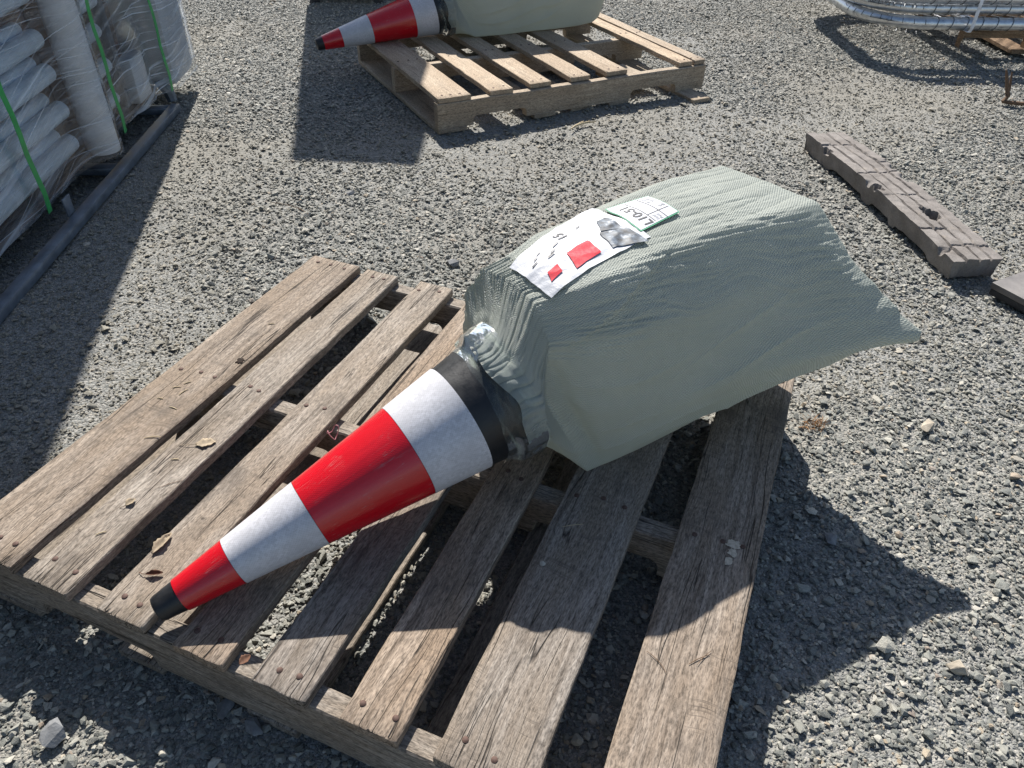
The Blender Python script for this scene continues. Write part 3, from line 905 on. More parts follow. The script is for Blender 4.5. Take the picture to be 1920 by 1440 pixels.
    lf = N.ridge(S * 2.2 + 30, Cc * 26 + 0.5 * N(S * 5, Cc * 4)) - 0.6
    disp += (0.0008 + 0.0020 * topm) * lf * loose * smoothstep(0.08, 0.2, Cc)
    disp -= 0.0026 * crease(N(S * 1.6 + 40, Cc * 38 + 0.6 * N(S * 4, Cc * 6)), 0.08) * loose * topm
    up_ = np.exp(-((Cc - 0.345) / 0.06) ** 2)
    slant = Cc * 70 + 9 * (S - sf) + 1.6 * N(S * 7, Cc * 9)
    disp += (0.0002 + 0.0012 * up_) * (N.ridge(S * 5.5 + 11, slant * 1.7) - 0.5) * loose
    # a few long soft diagonal folds on the side
    for (ca_0, slope, s0_, len_, amp, wd_) in ((0.195, 0.12, 0.24, 0.20, 0.0065, 0.010), (0.225, 0.20, 0.20, 0.15, 0.0045, 0.008), (0.170, 0.05, 0.34, 0.16, 0.0055, 0.011), (0.255, 0.16, 0.34, 0.14, 0.0040, 0.009), (0.275, 0.10, 0.14, 0.10, 0.0035, 0.007), (0.290, 0.22, 0.30, 0.12, 0.0035, 0.006), (0.215, 0.02, 0.44, 0.10, 0.0060, 0.009), (0.185, 0.25, 0.42, 0.09, 0.0050, 0.007)):
        ln_ = ca_0 + slope * (S - sf - s0_) + 0.010 * N(S * 5 + ca_0 * 90, 3.0)
        q_ = (Cc - ln_) / wd_
        disp += 1.8 * amp * np.where(q_ > 0, np.exp(-np.abs(q_) * 0.9), np.exp(-np.abs(q_) * 2.2)) * np.exp(-((S - sf - s0_) / len_) ** 2)
    # crumpled ear
    em = np.exp(-((Cc - 0.235) / 0.05) ** 2) * smoothstep(p[nk + len(stations) - 3] - 0.06, p[nk + len(stations) - 2], S)
    ear_d = em * (0.010 * N(S * 13 + 3, Cc * 34) + 0.010 * (N.ridge(S * 8, Cc * 46) - 0.5)) if fold else 0.0 * S
    # crumples along the upper side
    cm = up_ + 0.5 * np.exp(-((Cc - 0.46) / 0.07) ** 2)
    cm = cm * smoothstep(-0.35, 0.25, N(S * 5 + 7, Cc * 14))
    disp += 0.0021 * cm * (N.ridge(S * 8 + Cc * 12, Cc * 150 + S * 12) - 0.5) * loose + 0.0010 * cm * (N.ridge(S * 16 + 9, Cc * 260 + S * 20) - 0.5) * loose
    disp += 0.0005 * cm * N(S * 60, Cc * 170) * loose
    # slack undulation
    disp += 0.006 * N(S * 3.4 + 3, Cc * 6 + 1) * loose * np.where((Cc < 0.12) | (Cc > 0.86), 0.1, 1)
    if fold:   # draped overlap: steps down below a line that rises from the front corner to the top edge
        cl = np.interp(S, [sf - 0.05, sf + 0.02, sf + 0.12, sf + 0.22, sf + 0.34, sf + 0.5], [0.30, 0.325, 0.372, 0.405, 0.425, 0.435])
        wd = 1 - smoothstep(sf + 0.08, sf + 0.26, S)
        dc = Cc - cl
        step = np.where(dc > 0, np.exp(-(dc / 0.035) ** 2), -np.exp(dc / 0.03) * (1 - np.exp(dc / 0.004)) * 0.6)
        disp += 0.009 * step * wd * smoothstep(sf - 0.01, sf + 0.06, S)
        # tucked gusset on the side just behind the front corner
        tk = np.exp(-(((S - sf - 0.005 - (0.30 - Cc) * 0.25) / 0.012) ** 2)) * smoothstep(0.13, 0.2, Cc) * (1 - smoothstep(0.27, 0.31, Cc))
        disp -= 0.010 * tk
    disp *= np.clip(loose * 0.97 + 0.03, 0, 1) * (0.25 + 0.75 * endf)
    disp += (1 - loose) * (0.0020 * N(S * 30, Cc * 40) - 0.0045 * crease(N(S * 3 + 8, Cc * 46 + 1.5 * N(S * 12, Cc * 6)), 0.12))
    disp += ear_d
    G2 = G + n * disp[..., None]
    # nothing below the deck
    G2[..., 2] = np.maximum(G2[..., 2], DECK + 0.0015 + 0.0 * S)
    faces = grid_faces(NS, NC, True)
    me = meshdata(name, G2.reshape(-1, 3), faces, M['sack'], True)
    bm = bmesh.new(); bm.from_mesh(me); bmesh.ops.recalc_face_normals(bm, faces=bm.faces[:]); bm.to_mesh(me); bm.free()
    uvl = me.uv_layers.new(name='UVMap')
    li = np.zeros(len(me.loops), np.int32); me.loops.foreach_get('vertex_index', li)
    i, j = li // NC, li % NC
    fi = np.zeros(len(me.polygons), np.int32)
    vj = j / NC
    # fix seam
    vj4 = vj.reshape(-1, 4); wrapf = (vj4.max(1) - vj4.min(1)) > 0.5
    vj4[wrapf] = np.where(vj4[wrapf] < 0.5, vj4[wrapf] + 1, vj4[wrapf])
    uvd = np.stack([sp[i], vj4.ravel() * 1.30], 1)
    uvl.data.foreach_set('uv', uvd.ravel())
    root = empty(name, tuple(np.array(B) + np.array([0, 0, DECK])))
    body = link('sack_cloth', me, root); body.matrix_parent_inverse = Matrix.Translation(root.location).inverted()
    bv = BVHTree.FromPolygons([tuple(v) for v in G2.reshape(-1, 3)], faces)
    def top(s, w2):
        q = np.array(B) + A * s + Wv * w2
        h = bv.ray_cast(Vector((q[0], q[1], 1.5)), Vector((0, 0, -1)))
        return h[0].z if h[0] is not None else 0.47
    def W3(s, w2, z): 
        q = np.array(B) + A * s + Wv * w2
        return Vector((q[0], q[1], z))
    # clear tape round the neck
    mt = []
    nt, na = 22, 110
    tt = np.linspace(neck[0][0] - 0.028, neck[-1][0] - 0.004, nt)
    for q, t in enumerate(tt):
        cen = tip + ca_ * t
        for h in range(na):
            an = 2 * math.pi * h / na
            over = smoothstep(neck[0][0] - 0.018, neck[0][0] + 0.0, t)
            rr = r0 + k * t + 0.0012 + 0.0112 * float(over) + 0.0016 * float(N(t * 30 + 2 * math.cos(an), an * 3.0)) * (0.25 + float(over)) + 0.0006 * float(N(t * 90, an * 10)) + 0.0014 * (float(N.ridge(t * 9 + an * 0.7, an * 4.5 + t * 16)) - 0.5) * (0.2 + float(over))
            sh = 0.010 * math.sin(an + 0.9) + 0.004 * float(N(an * 2, 7.0))
            mt.append(tuple(cen + rr * (math.cos(an) * e1_ + math.sin(an) * e2_) + ca_ * sh))
    tape = meshdata('clear_tape', mt, grid_faces(nt, na, True), M['tape'], True)
    u2 = tape.uv_layers.new(name='UVMap'); li = np.zeros(len(tape.loops), np.int32); tape.loops.foreach_get('vertex_index', li)
    u2.data.foreach_set('uv', np.stack([tt[li // na], (li % na) / na * 0.64], 1).ravel())
    to = link('clear_tape', tape, root); to.matrix_parent_inverse = Matrix.Translation(root.location).inverted()
    tag(root, label, 'sack', 'grey green sacks wrapped round cone bases')
    return root, top, W3

YAW_S = math.radians(34.288)
near_st = [
    # BM, BR, RM, RU, TR, TM, TL, LU, LM, BL
    [(.03, .17, .137), (.0, .0, .137), (-.080, .030, .33), (-.078, .034, .43), (-.072, .085, .476), (-.075, .155, .487), (-.086, .228, .474), (-.103, .254, .42), (-.08, .30, .29), (.0, .34, .137)],
    [(.05, .17, .137), (.04, .0, .137), (-.010, -.008, .29), (-.012, .010, .430), (-.018, .060, .496), (-.030, .14, .505), (-.048, .205, .498), (-.04, .262, .43), (.0, .315, .28), (.04, .342, .137)],
    [(.07, .17, .137), (.07, .0, .137), (.045, -.018, .27), (.05, -.008, .436), (.04, .048, .508), (.03, .14, .516), (.02, .226, .509), (.03, .27, .43), (.04, .32, .26), (.06, .345, .137)],
    [(.15, .17, .137), (.15, .0, .137), (.15, -.040, .275), (.15, -.022, .438), (.15, .046, .516), (.15, .14, .523), (.15, .236, .515), (.15, .275, .42), (.15, .32, .26), (.15, .345, .137)],
    [(.30, .17, .137), (.30, -.002, .138), (.305, -.080, .295), (.30, -.028, .440), (.30, .050, .521), (.30, .14, .526), (.30, .245, .520), (.30, .28, .42), (.30, .32, .26), (.30, .345, .137)],
    [(.41, .17, .137), (.41, -.004, .142), (.430, -.122, .312), (.420, -.042, .438), (.415, .040, .523), (.41, .14, .527), (.405, .247, .522), (.41, .28, .42), (.41, .32, .26), (.41, .345, .137)],
    [(.46, .17, .139), (.475, -.004, .152), (.520, -.158, .326), (.490, -.058, .434), (.470, .035, .524), (.457, .14, .527), (.448, .247, .522), (.45, .28, .42), (.45, .32, .26), (.45, .34, .139)],
    [(.48, .17, .145), (.505, .006, .172), (.588, -.192, .334), (.528, -.052, .436), (.504, .034, .522), (.488, .14, .525), (.474, .246, .522), (.475, .28, .42), (.475, .32, .26), (.475, .335, .145)],
    [(.485, .17, .150), (.510, .016, .185), (.583, -.184, .337), (.526, -.046, .434), (.506, .044, .514), (.495, .14, .517), (.480, .236, .512), (.482, .27, .42), (.482, .31, .26), (.482, .32, .155)],
]
B_A = (0.14, 0.944, 0)
neckA = [(0.590, 0.0070), (0.602, 0.0085), (0.616, 0.0070), (0.630, 0.0065)]
sackA, topA, W3A = make_sack('wrapped_sack', 'grey green woven sack with paper label and lot tag on the foreground pallet', B_A, YAW_S, TIP_A, AX_A, 0.02108, 0.13796, near_st, 21, neckA)

# far sack: same kind, straighter end, no tag in view
def widen(P, ds, dw, ear):
    out = []
    for (s, w, z) in P:
        if ear is not None and w < -0.02: w = -0.02; s = min(s, 0.53)
        out.append((s * ds, 0.02 + w * dw, z))
    return out
far_st = [widen(P, 1.28, 1.0, 1) for P in near_st]
yB = math.atan2(AX_B[1], AX_B[0])
axB = Vector(AX_B); neckcB = TIP_B + axB * 0.640
aB = Vector((math.cos(yB), math.sin(yB), 0)); wB = Vector((-math.sin(yB), math.cos(yB), 0))
B_B = neckcB + aB * 0.088 - wB * 0.107; B_B.z = 0
neckB = [(0.590, 0.0070), (0.602, 0.0085), (0.616, 0.0070), (0.630, 0.0065)]
sackB, topB, W3B = make_sack('wrapped_sack', 'shaded grey green sack on the far pallet cut off by the top edge', tuple(B_B), yB, TIP_B, AX_B, 0.0252, 0.1378, far_st, 33, neckB, fold=False, NC=260, NS=200)

# ---- labels on the near sack
inv = Matrix.Translation(sackA.location).inverted()
NL = Noise2(91)
_HS = np.linspace(-0.09, 0.28, 94); _HW = np.linspace(0.04, 0.26, 56)
_HF = np.array([[topA(a_, b_) for b_ in _HW] for a_ in _HS])
for _ in range(3):
    P_ = np.pad(_HF, 1, 'edge'); mxn = np.max([P_[i:i + 94, j:j + 56] for i in range(3) for j in range(3)], 0)
    avg = np.mean([P_[i:i + 94, j:j + 56] for i in range(3) for j in range(3)], 0); _HF = 0.35 * mxn + 0.65 * avg
for _ in range(3):
    P_ = np.pad(_HF, 1, 'edge'); _HF = np.mean([P_[i:i + 94, j:j + 56] for i in range(3) for j in range(3)], 0)
def lbl_z(s, w, lift):
    x = min(max((s + 0.09) / 0.37 * 93, 0), 92.999); y = min(max((w - 0.04) / 0.22 * 55, 0), 54.999)
    i, j = int(x), int(y); fx, fy = x - i, y - j
    return float(_HF[i, j] * (1 - fx) * (1 - fy) + _HF[i + 1, j] * fx * (1 - fy) + _HF[i, j + 1] * (1 - fx) * fy + _HF[i + 1, j + 1] * fx * fy) + lift
def patch(name, m, corners, lift, parent, nu=34, nv=26, wr=0.0, thick=0.0004, edge=0.0, inv_=inv):
    """thin sheet bent over the sack: corners in (s,w), order 00,10,11,01"""
    c = [np.array(q) for q in corners]; V = []
    for i in range(nu):
        for j in range(nv):
            u, v = i / (nu - 1), j / (nv - 1)
            q = c[0] * (1 - u) * (1 - v) + c[1] * u * (1 - v) + c[2] * u * v + c[3] * (1 - u) * v
            q = q + edge * np.array([float(NL(q[1] * 25, 3 + u)), float(NL(q[0] * 25, 8 + v))])
            z = lbl_z(q[0], q[1], lift) + wr * (float(NL.ridge(q[0] * 22 + q[1] * 14, q[1] * 34 - q[0] * 10)) - 0.5)
            V.append(W3A(q[0], q[1], z))
    nv0 = len(V)
    V += [v - Vector((0, 0, thick)) for v in V]
    F = grid_faces(nu, nv)
    F2 = [tuple(reversed([k + nv0 for k in f])) for f in F]
    rim = []
    bd = [i * nv for i in range(nu)] + [(nu - 1) * nv + j for j in range(1, nv)] + [i * nv + nv - 1 for i in range(nu - 2, -1, -1)] + [j for j in range(nv - 2, 0, -1)]
    for q in range(len(bd)):
        p1, p2 = bd[q], bd[(q + 1) % len(bd)]; rim.append((p1, p2, p2 + nv0, p1 + nv0))
    o = obj(name, V, F + F2 + rim, m, parent, True, 50)
    bm = bmesh.new(); bm.from_mesh(o.data); bmesh.ops.recalc_face_normals(bm, faces=bm.faces[:]); bm.to_mesh(o.data); bm.free()
    o.matrix_parent_inverse = inv_
    return o
WR = 0.0013
lab = patch('paper_label', M['paper'], [(-.050, .074), (.158, .090), (.146, .236), (-.060, .176)], 0.0028, sackA, 70, 46, WR)
lab['label'] = 'white paper label under clear tape with red and dark print'
I4 = Matrix.Identity(4)
def sub(name, m, corners, lift, parent, **k):
    return patch(name, m, corners, lift + 0.0010, parent, 30, 24, WR, 0.0003, inv_=I4, **k)
sub('red_square', M['print_red'], [(.010, .092), (.062, .099), (.066, .138), (.018, .131)], 0.0036, lab, edge=0.0015)
sub('red_square', M['print_red'], [(-.034, .096), (-.012, .100), (-.008, .118), (-.030, .115)], 0.0036, lab, edge=0.003)
sub('printed_picture', M['print_dark'], [(.086, .098), (.144, .080), (.140, .132), (.094, .144)], 0.0036, lab, edge=0.002)
sub('printed_picture', M['print_dark'], [(.100, .146), (.138, .134), (.136, .182), (.114, .178)], 0.0036, lab, edge=0.002)

def text_on(txt, size, s0, w0, lift, parent, name, m, bold=0.0, wr=0.0, rot=0.0):
    """text reads along +w, letter tops towards -s"""
    cu = bpy.data.curves.new('txt', 'FONT'); cu.body = txt; cu.size = size; cu.offset = bold; cu.resolution_u = 3
    tmp = bpy.data.objects.new('txt', cu); COL.objects.link(tmp)
    dg = bpy.context.evaluated_depsgraph_get()
    me = bpy.data.meshes.new_from_object(tmp.evaluated_get(dg))
    bpy.data.objects.remove(tmp)
    cs, sn = math.cos(rot), math.sin(rot)
    for v in me.vertices:
        x, y = v.co.x * cs - v.co.y * sn, v.co.x * sn + v.co.y * cs
        s, w = s0 - y, w0 + x
        z = lbl_z(s, w, lift) + wr * (float(NL.ridge(s * 22 + w * 14, w * 34 - s * 10)) - 0.5)
        v.co = W3A(s, w, z)
    me.materials.clear(); me.materials.append(m)
    return link(name, me, parent)
text_on('15', 0.026, .050, .166, 0.0040, lab, 'printed_number', M['ink'], 0.0004, WR)
for q, (s, w, l_) in enumerate([(-.010, .140, .016), (.000, .148, .012), (.012, .160, .014), (-.030, .150, .010), (.075, .182, .012), (-.040, .140, .014), (-.02, .158, .01)]):
    sub('ink_mark', M['ink'], [(s, w), (s + l_, w + 0.004), (s + l_, w + 0.0065), (s + 0.001, w + 0.003)], 0.0038, lab, edge=0.002)
tg = patch('lot_tag', M['print_green'], [(.152, .108), (.250, .122), (.250, .202), (.156, .206)], 0.0040, sackA, 30, 26, 0.0)
tg['label'] = 'white lot tag with green border reading L10-51'
def sub2(name, m, c, lift): return patch(name, m, c, lift, tg, 14, 12, 0.0, 0.0003, inv_=I4)
sub2('tag_paper', M['paper'], [(.1540, .1105), (.2483, .1240), (.2483, .2003), (.1578, .2040)], 0.0046)
text_on('L10-51', 0.0265, .1885, .1165, 0.0054, tg, 'lot_number', M['ink'], 0.0004)
for s in (.193, .220): sub2('ruled_line', M['ink'], [(s, .1195), (s + .001, .1195), (s + .001, .199), (s, .199)], 0.0052)
sub2('ruled_line', M['ink'], [(.193, .140), (.2455, .145), (.2455, .146), (.193, .141)], 0.0052)
for s, w in ((.226, .186), (.226, .175), (.235, .186), (.235, .175), (.232, .152), (.239, .152)):
    sub2('tick_box', M['print_grey'], [(s, w), (s + .005, w), (s + .005, w + .006), (s, w + .006)], 0.0052)
text_on('Sold\nPaid', 0.0085, .205, .121, 0.0052, tg, 'small_print', M['print_grey'])
text_on('LOT', 0.008, .168, .184, 0.0052, tg, 'small_print', M['print_grey'])

# ------------------------------------------------------------------ wrapped load on the left
def make_load():
    ang = math.radians(3.3)
    root = empty('wrapped_load', (-1.385, 1.77, 0), ang)      # local x outwards, local y along the load (away), z up
    tag(root, 'tall film wrapped load of white pipes on steel skid at the left', 'pallet load')
    H = 2.30; Y0, Y1 = -2.2, 1.62
    # skid
    mb = MB(); mb.box(0.050, 0.086, -2.3, 1.30, 0.002, 0.030, 0.003); mb.build('skid_rail', M['steel_dark'], root, True)
    mb = MB(); mb.box(-0.92, -0.86, -2.3, 1.30, 0.002, 0.032, 0.003); mb.build('skid_rail', M['steel_dark'], root, True)
    for y in (-1.9, -0.75, 0.66, 1.24):
        mb = MB(); mb.box(-0.859, 0.049, y, y + 0.05, 0.003, 0.028, 0.003); mb.build('cross_member', M['steel_dark'], root, True)
    for y in (-1.0, 0.30):
        mb = MB(); mb.box(0.044, 0.0495, y, y + 0.045, 0.029, 0.085, 0.0015); mb.build('skid_foot', M['steel_dark'], root, True)
    mb = MB()
    mb.tube([(0.0, 1.36, 0.10), (0.02, 1.385, 0.05), (0.03, 1.38, 0.012)], [0.022, 0.024, 0.02], 8); mb.build('corner_bracket', M['steel_dark'], root, True)
    mb = MB(); mb.box(-0.90, 0.0, Y0, 1.33, 0.075, 0.09); mb.build('base_board', M['carton'], root)
    # cartons behind the pipes
    z = 0.092; k = 0
    while z < H - 0.1:
        h = 0.32
        for (ya, yb) in ((-2.2, -1.30), (-1.29, -0.31), (-0.30, 0.70), (0.71, 1.30)):
            mb = MB(); mb.box(-0.88, -0.085, ya, yb, z, min(z + h - 0.006, H), 0.006); mb.build('carton', M['carton'], root, True)
        z += h; k += 1
    # pipes
    r = np.random.default_rng(4)
    def pipe(y0, y1, z, x, rad, m='pipe_white'):
        mb = MB(); n = 8; ys = np.linspace(y0, y1, n)
        mb.tube([(x + r.normal(0, .0008), y, z + r.normal(0, .0008)) for y in ys], rad, 16)
        mb.build('pipe', M[m], root, True, 50)
    for i in range(20):
        zc = 0.140 + i * 0.108
        pipe(-2.15, 0.610 + r.normal(0, 0.006), zc + r.normal(0, .003), -0.032, 0.029)
        pipe(-2.15, 0.585 + r.normal(0, 0.006), zc + 0.034 + r.normal(0, .003), -0.064, 0.021)
        pipe(0.80 + r.normal(0, .01), 1.02 + r.normal(0, .02), zc + 0.02 + r.normal(0, .01), -0.036, 0.027)
    # upright foam tube in front, dark post, foam pieces
    mb = MB(); mb.tube([(0.022, 0.70, 0.078), (0.024, 0.70, 0.8), (0.022, 0.695, 1.6), (0.02, 0.69, H - 0.02)], 0.052, 28); mb.build('foam_tube', M['foam_white'], root, True, 50)
    mb = MB(); mb.box(-0.05, -0.02, 1.075, 1.115, 0.09, H - 0.03, 0.003); mb.build('steel_post', M['steel_dark'], root, True)
    mb = MB(); mb.box(-0.03, 0.020, 1.10, 1.235, 0.092, 0.255, 0.012); mb.build('foam_pad', M['foam_white'], root, True)
    mb = MB(); mb.box(-0.85, 0.072, 1.36, Y1, 0.075, H, 0.03); mb.build('foam_corner', M['foam_white'], root, True)
    # straps
    def strap(y, lean):
        mb = MB(); V = []; n = 40
        for i in range(n):
            zz = 0.074 + (H - 0.074) * i / (n - 1)
            xx = 0.034 + 0.003 * math.sin(i * 1.7) + (0.030 if y > 1.3 else 0)
            yy = y + lean * zz + 0.003 * math.sin(i * 0.9)
            V += [(xx, yy - 0.0115, zz), (xx, yy + 0.0115, zz), (xx - 0.0012, yy + 0.0115, zz), (xx - 0.0012, yy - 0.0115, zz)]
        F = []
        for i in range(n - 1):
            for j in range(4): F.append((i * 4 + j, i * 4 + (j + 1) % 4, (i + 1) * 4 + (j + 1) % 4, (i + 1) * 4 + j))
        mb.add(V, F); mb.build('strap', M['strap_green'], root, True, 30)
    strap(0.245, 0.0); strap(0.868, 0.02); strap(1.318, 0.0)
    # stretch film over the long face and round the far corner
    N = Noise2(70)
    yy = np.concatenate([np.linspace(Y0, Y1 + 0.004, 150), np.full(24, Y1 + 0.012)])
    xe = np.concatenate([np.full(150, 0.0), np.linspace(0.06, -0.8, 24)])
    zz = np.linspace(0.070, H, 90)
    V = []; UVs = []
    arc = np.concatenate([[0], np.cumsum(np.hypot(np.diff(yy), np.diff(xe)))])
    for i in range(len(yy)):
        for z in zz:
            bul = 0.004 + 0.055 * math.exp(-((yy[i] - 0.70) / 0.075) ** 4) * 1.0
            bul = max(bul, 0.078 * math.exp(-((yy[i] - 0.70) / 0.10) ** 2))
            bul = max(bul, 0.026 * math.exp(-((yy[i] - 1.17) / 0.10) ** 4) * (1.0 if z < 0.30 else math.exp(-((z - 0.30) / 0.06) ** 2)))
            bul = max(bul, 0.074 * smoothstep(1.24, 1.38, yy[i]))
            wr = 0.004 * float(N(yy[i] * 5 + z * 4, z * 26 - yy[i] * 4)) + 0.002 * float(N(yy[i] * 8, z * 70))
            if i < 150: V.append((bul + wr + 0.004, yy[i], z))
            else: V.append((xe[i], yy[i] + wr, z))
            UVs.append((arc[i], z))
    nv = len(zz)
    me = meshdata('stretch_film', V, grid_faces(len(yy), nv), M['film'], True)
    uvl = me.uv_layers.new(name='UVMap'); li = np.zeros(len(me.loops), np.int32); me.loops.foreach_get('vertex_index', li)
    uvl.data.foreach_set('uv', np.array(UVs)[li].ravel())
    link('stretch_film', me, root)
    return root
make_load()

# ------------------------------------------------------------------ stack of fence panels, upper right
def rounded_rect(x0, x1, y0, y1, r, n=10):
    pts = []
    for cx, cy, a0 in ((x1 - r, y1 - r, 0), (x0 + r, y1 - r, 90), (x0 + r, y0 + r, 180), (x1 - r, y0 + r, 270)):
        for k in range(n + 1):
            an = math.radians(a0 + 90 * k / n); pts.append((cx + r * math.cos(an), cy + r * math.sin(an)))
    return pts
FA = math.radians(3.0)
def make_panel(z, dx, dy, first, label):
    root = empty('fence_panel', (1.66 + dx, 4.03 + dy, z), FA)
    tag(root, label, 'fence panel', 'galvanised fence panels stacked on the wooden pallet')
    R = 0.029
    mb = MB(); p = rounded_rect(0, 2.4, 0, 1.10, 0.30); p = [(x, y, 0) for x, y in p]; p.append(p[0])
    mb.tube(p, R, 14, False); mb.build('frame_tube', M['galv'], root, True, 50)
    mb = MB(); mb.tube([(0.52, R, 0), (0.52, 1.10 - R, 0)], 0.016, 10); mb.build('cross_tube', M['galv'], root, True, 50)
    mb = MB(); mb.tube([(1.5, R, 0), (1.5, 1.10 - R, 0)], 0.016, 10); mb.build('cross_tube', M['galv'], root, True, 50)
    # chain link mesh, tied round the frame
    mb = MB(); s = 0.062
    for sg in (1, -1):
        c = -1.2
        while c < 3.6:
            pts = []
            for y in np.linspace(0.0, 1.10, 12):
                x = c + sg * (y - 0.55) * 1.0
                if 0.02 < x < 2.38: pts.append((x, y, 0.002 * sg + R * 0.2))
            if len(pts) > 1: mb.tube(pts, 0.0016, 4, False)
            c += s * 1.4
    ring = 0.06
    for x in np.arange(0.30, 2.1, 0.075):
        pts = [(x + 0.012 * math.sin(a) + 0.02 * a / 6, (R + 0.002) * math.cos(a), (R + 0.002) * math.sin(a)) for a in np.linspace(-0.4, 5.8, 12)]
        mb.tube(pts, 0.0018, 4, False)
    for a in np.linspace(8, 82, 9):
        an = math.radians(180 + a); cx, cy = 0.30 + 0.30 * math.cos(an), 0.30 + 0.30 * math.sin(an)
        t = Vector((math.cos(an), math.sin(an), 0))
        mb.tube([Vector((cx, cy, 0)) + t * ((R + .002) * math.cos(b)) + Vector((0, 0, (R + .002) * math.sin(b))) + t.orthogonal() * 0.004 * b for b in np.linspace(0, 6, 10)], 0.0018, 4, False)
    w_ = mb.build('wire_mesh', M['wire'], root)
    return root
make_panel(0.176, 0.06, -0.02, True, 'bottom galvanised fence panel of the stack, nearest the wooden blocks')
make_panel(0.2335, 0.05, 0.03, False, 'second galvanised fence panel from the bottom of the stack')
make_panel(0.291, 0.015, -0.015, False, 'third galvanised fence panel from the bottom of the stack')
make_panel(0.3485, 0.05, 0.02, False, 'topmost galvanised fence panel of the stack')
root = empty('support_pallet', (2.15, 4.13, 0), FA)
tag(root, 'brown wooden pallet holding up the galvanised fence panels', 'pallet')
for yy in (0.0, 0.45, 0.90):
    me = stringer_mesh(1.3, 0.045, 0.088, [(-0.648, -0.30), (0.12, 0.45)], M['wood_dark'], 40 + int(yy * 10), 0.050)
    o = link('stringer', me, root, (0.75, yy + 0.02, 0.125)); o['tone'] = 0.4; o['half'] = 0.65
for xx in (0.20, 0.55, 0.9, 1.25):
    me = board_mesh(1.0, 0.09, 0.018, 900 + int(xx * 10), M['wood_dark']); o = link('deck_board', me, root, (xx, 0.47, 0.1445), (0, 0, math.pi / 2)); o['tone'] = 0.5; o['half'] = 0.5
for xx in (0.42, 1.05):
    me = board_mesh(1.0, 0.10, 0.018, 950 + int(xx * 10), M['wood_dark']); o = link('bottom_board', me, root, (xx, 0.47, 0.036), (0, 0, math.pi / 2)); o['tone'] = 0.5; o['half'] = 0.5
# white banding strap round the panels
mb = MB(); V = []
loop = [(-0.046, 0.148), (-0.056, 0.17), (-0.056, 0.35), (-0.02, 0.380), (0.55, 0.380), (1.15, 0.380), (1.15, 0.146), (0.55, 0.1462), (0.0, 0.1462)]
for (y, z) in loop:
    for dx, dd in ((-0.009, 0), (0.009, 0)): V.append((dx, y, z))
F = [(2 * i, 2 * i + 1, 2 * ((i + 1) % len(loop)) + 1, 2 * ((i + 1) % len(loop))) for i in range(len(loop))]
st = obj('banding_strap', V, F, M['strap_white'], loc=(2.19, 4.03, 0), rot=(0, 0, FA))
sm = st.modifiers.new('thick', 'SOLIDIFY'); sm.thickness = 0.0012
tag(st, 'white plastic banding strap round the stacked fence panels', 'strap')

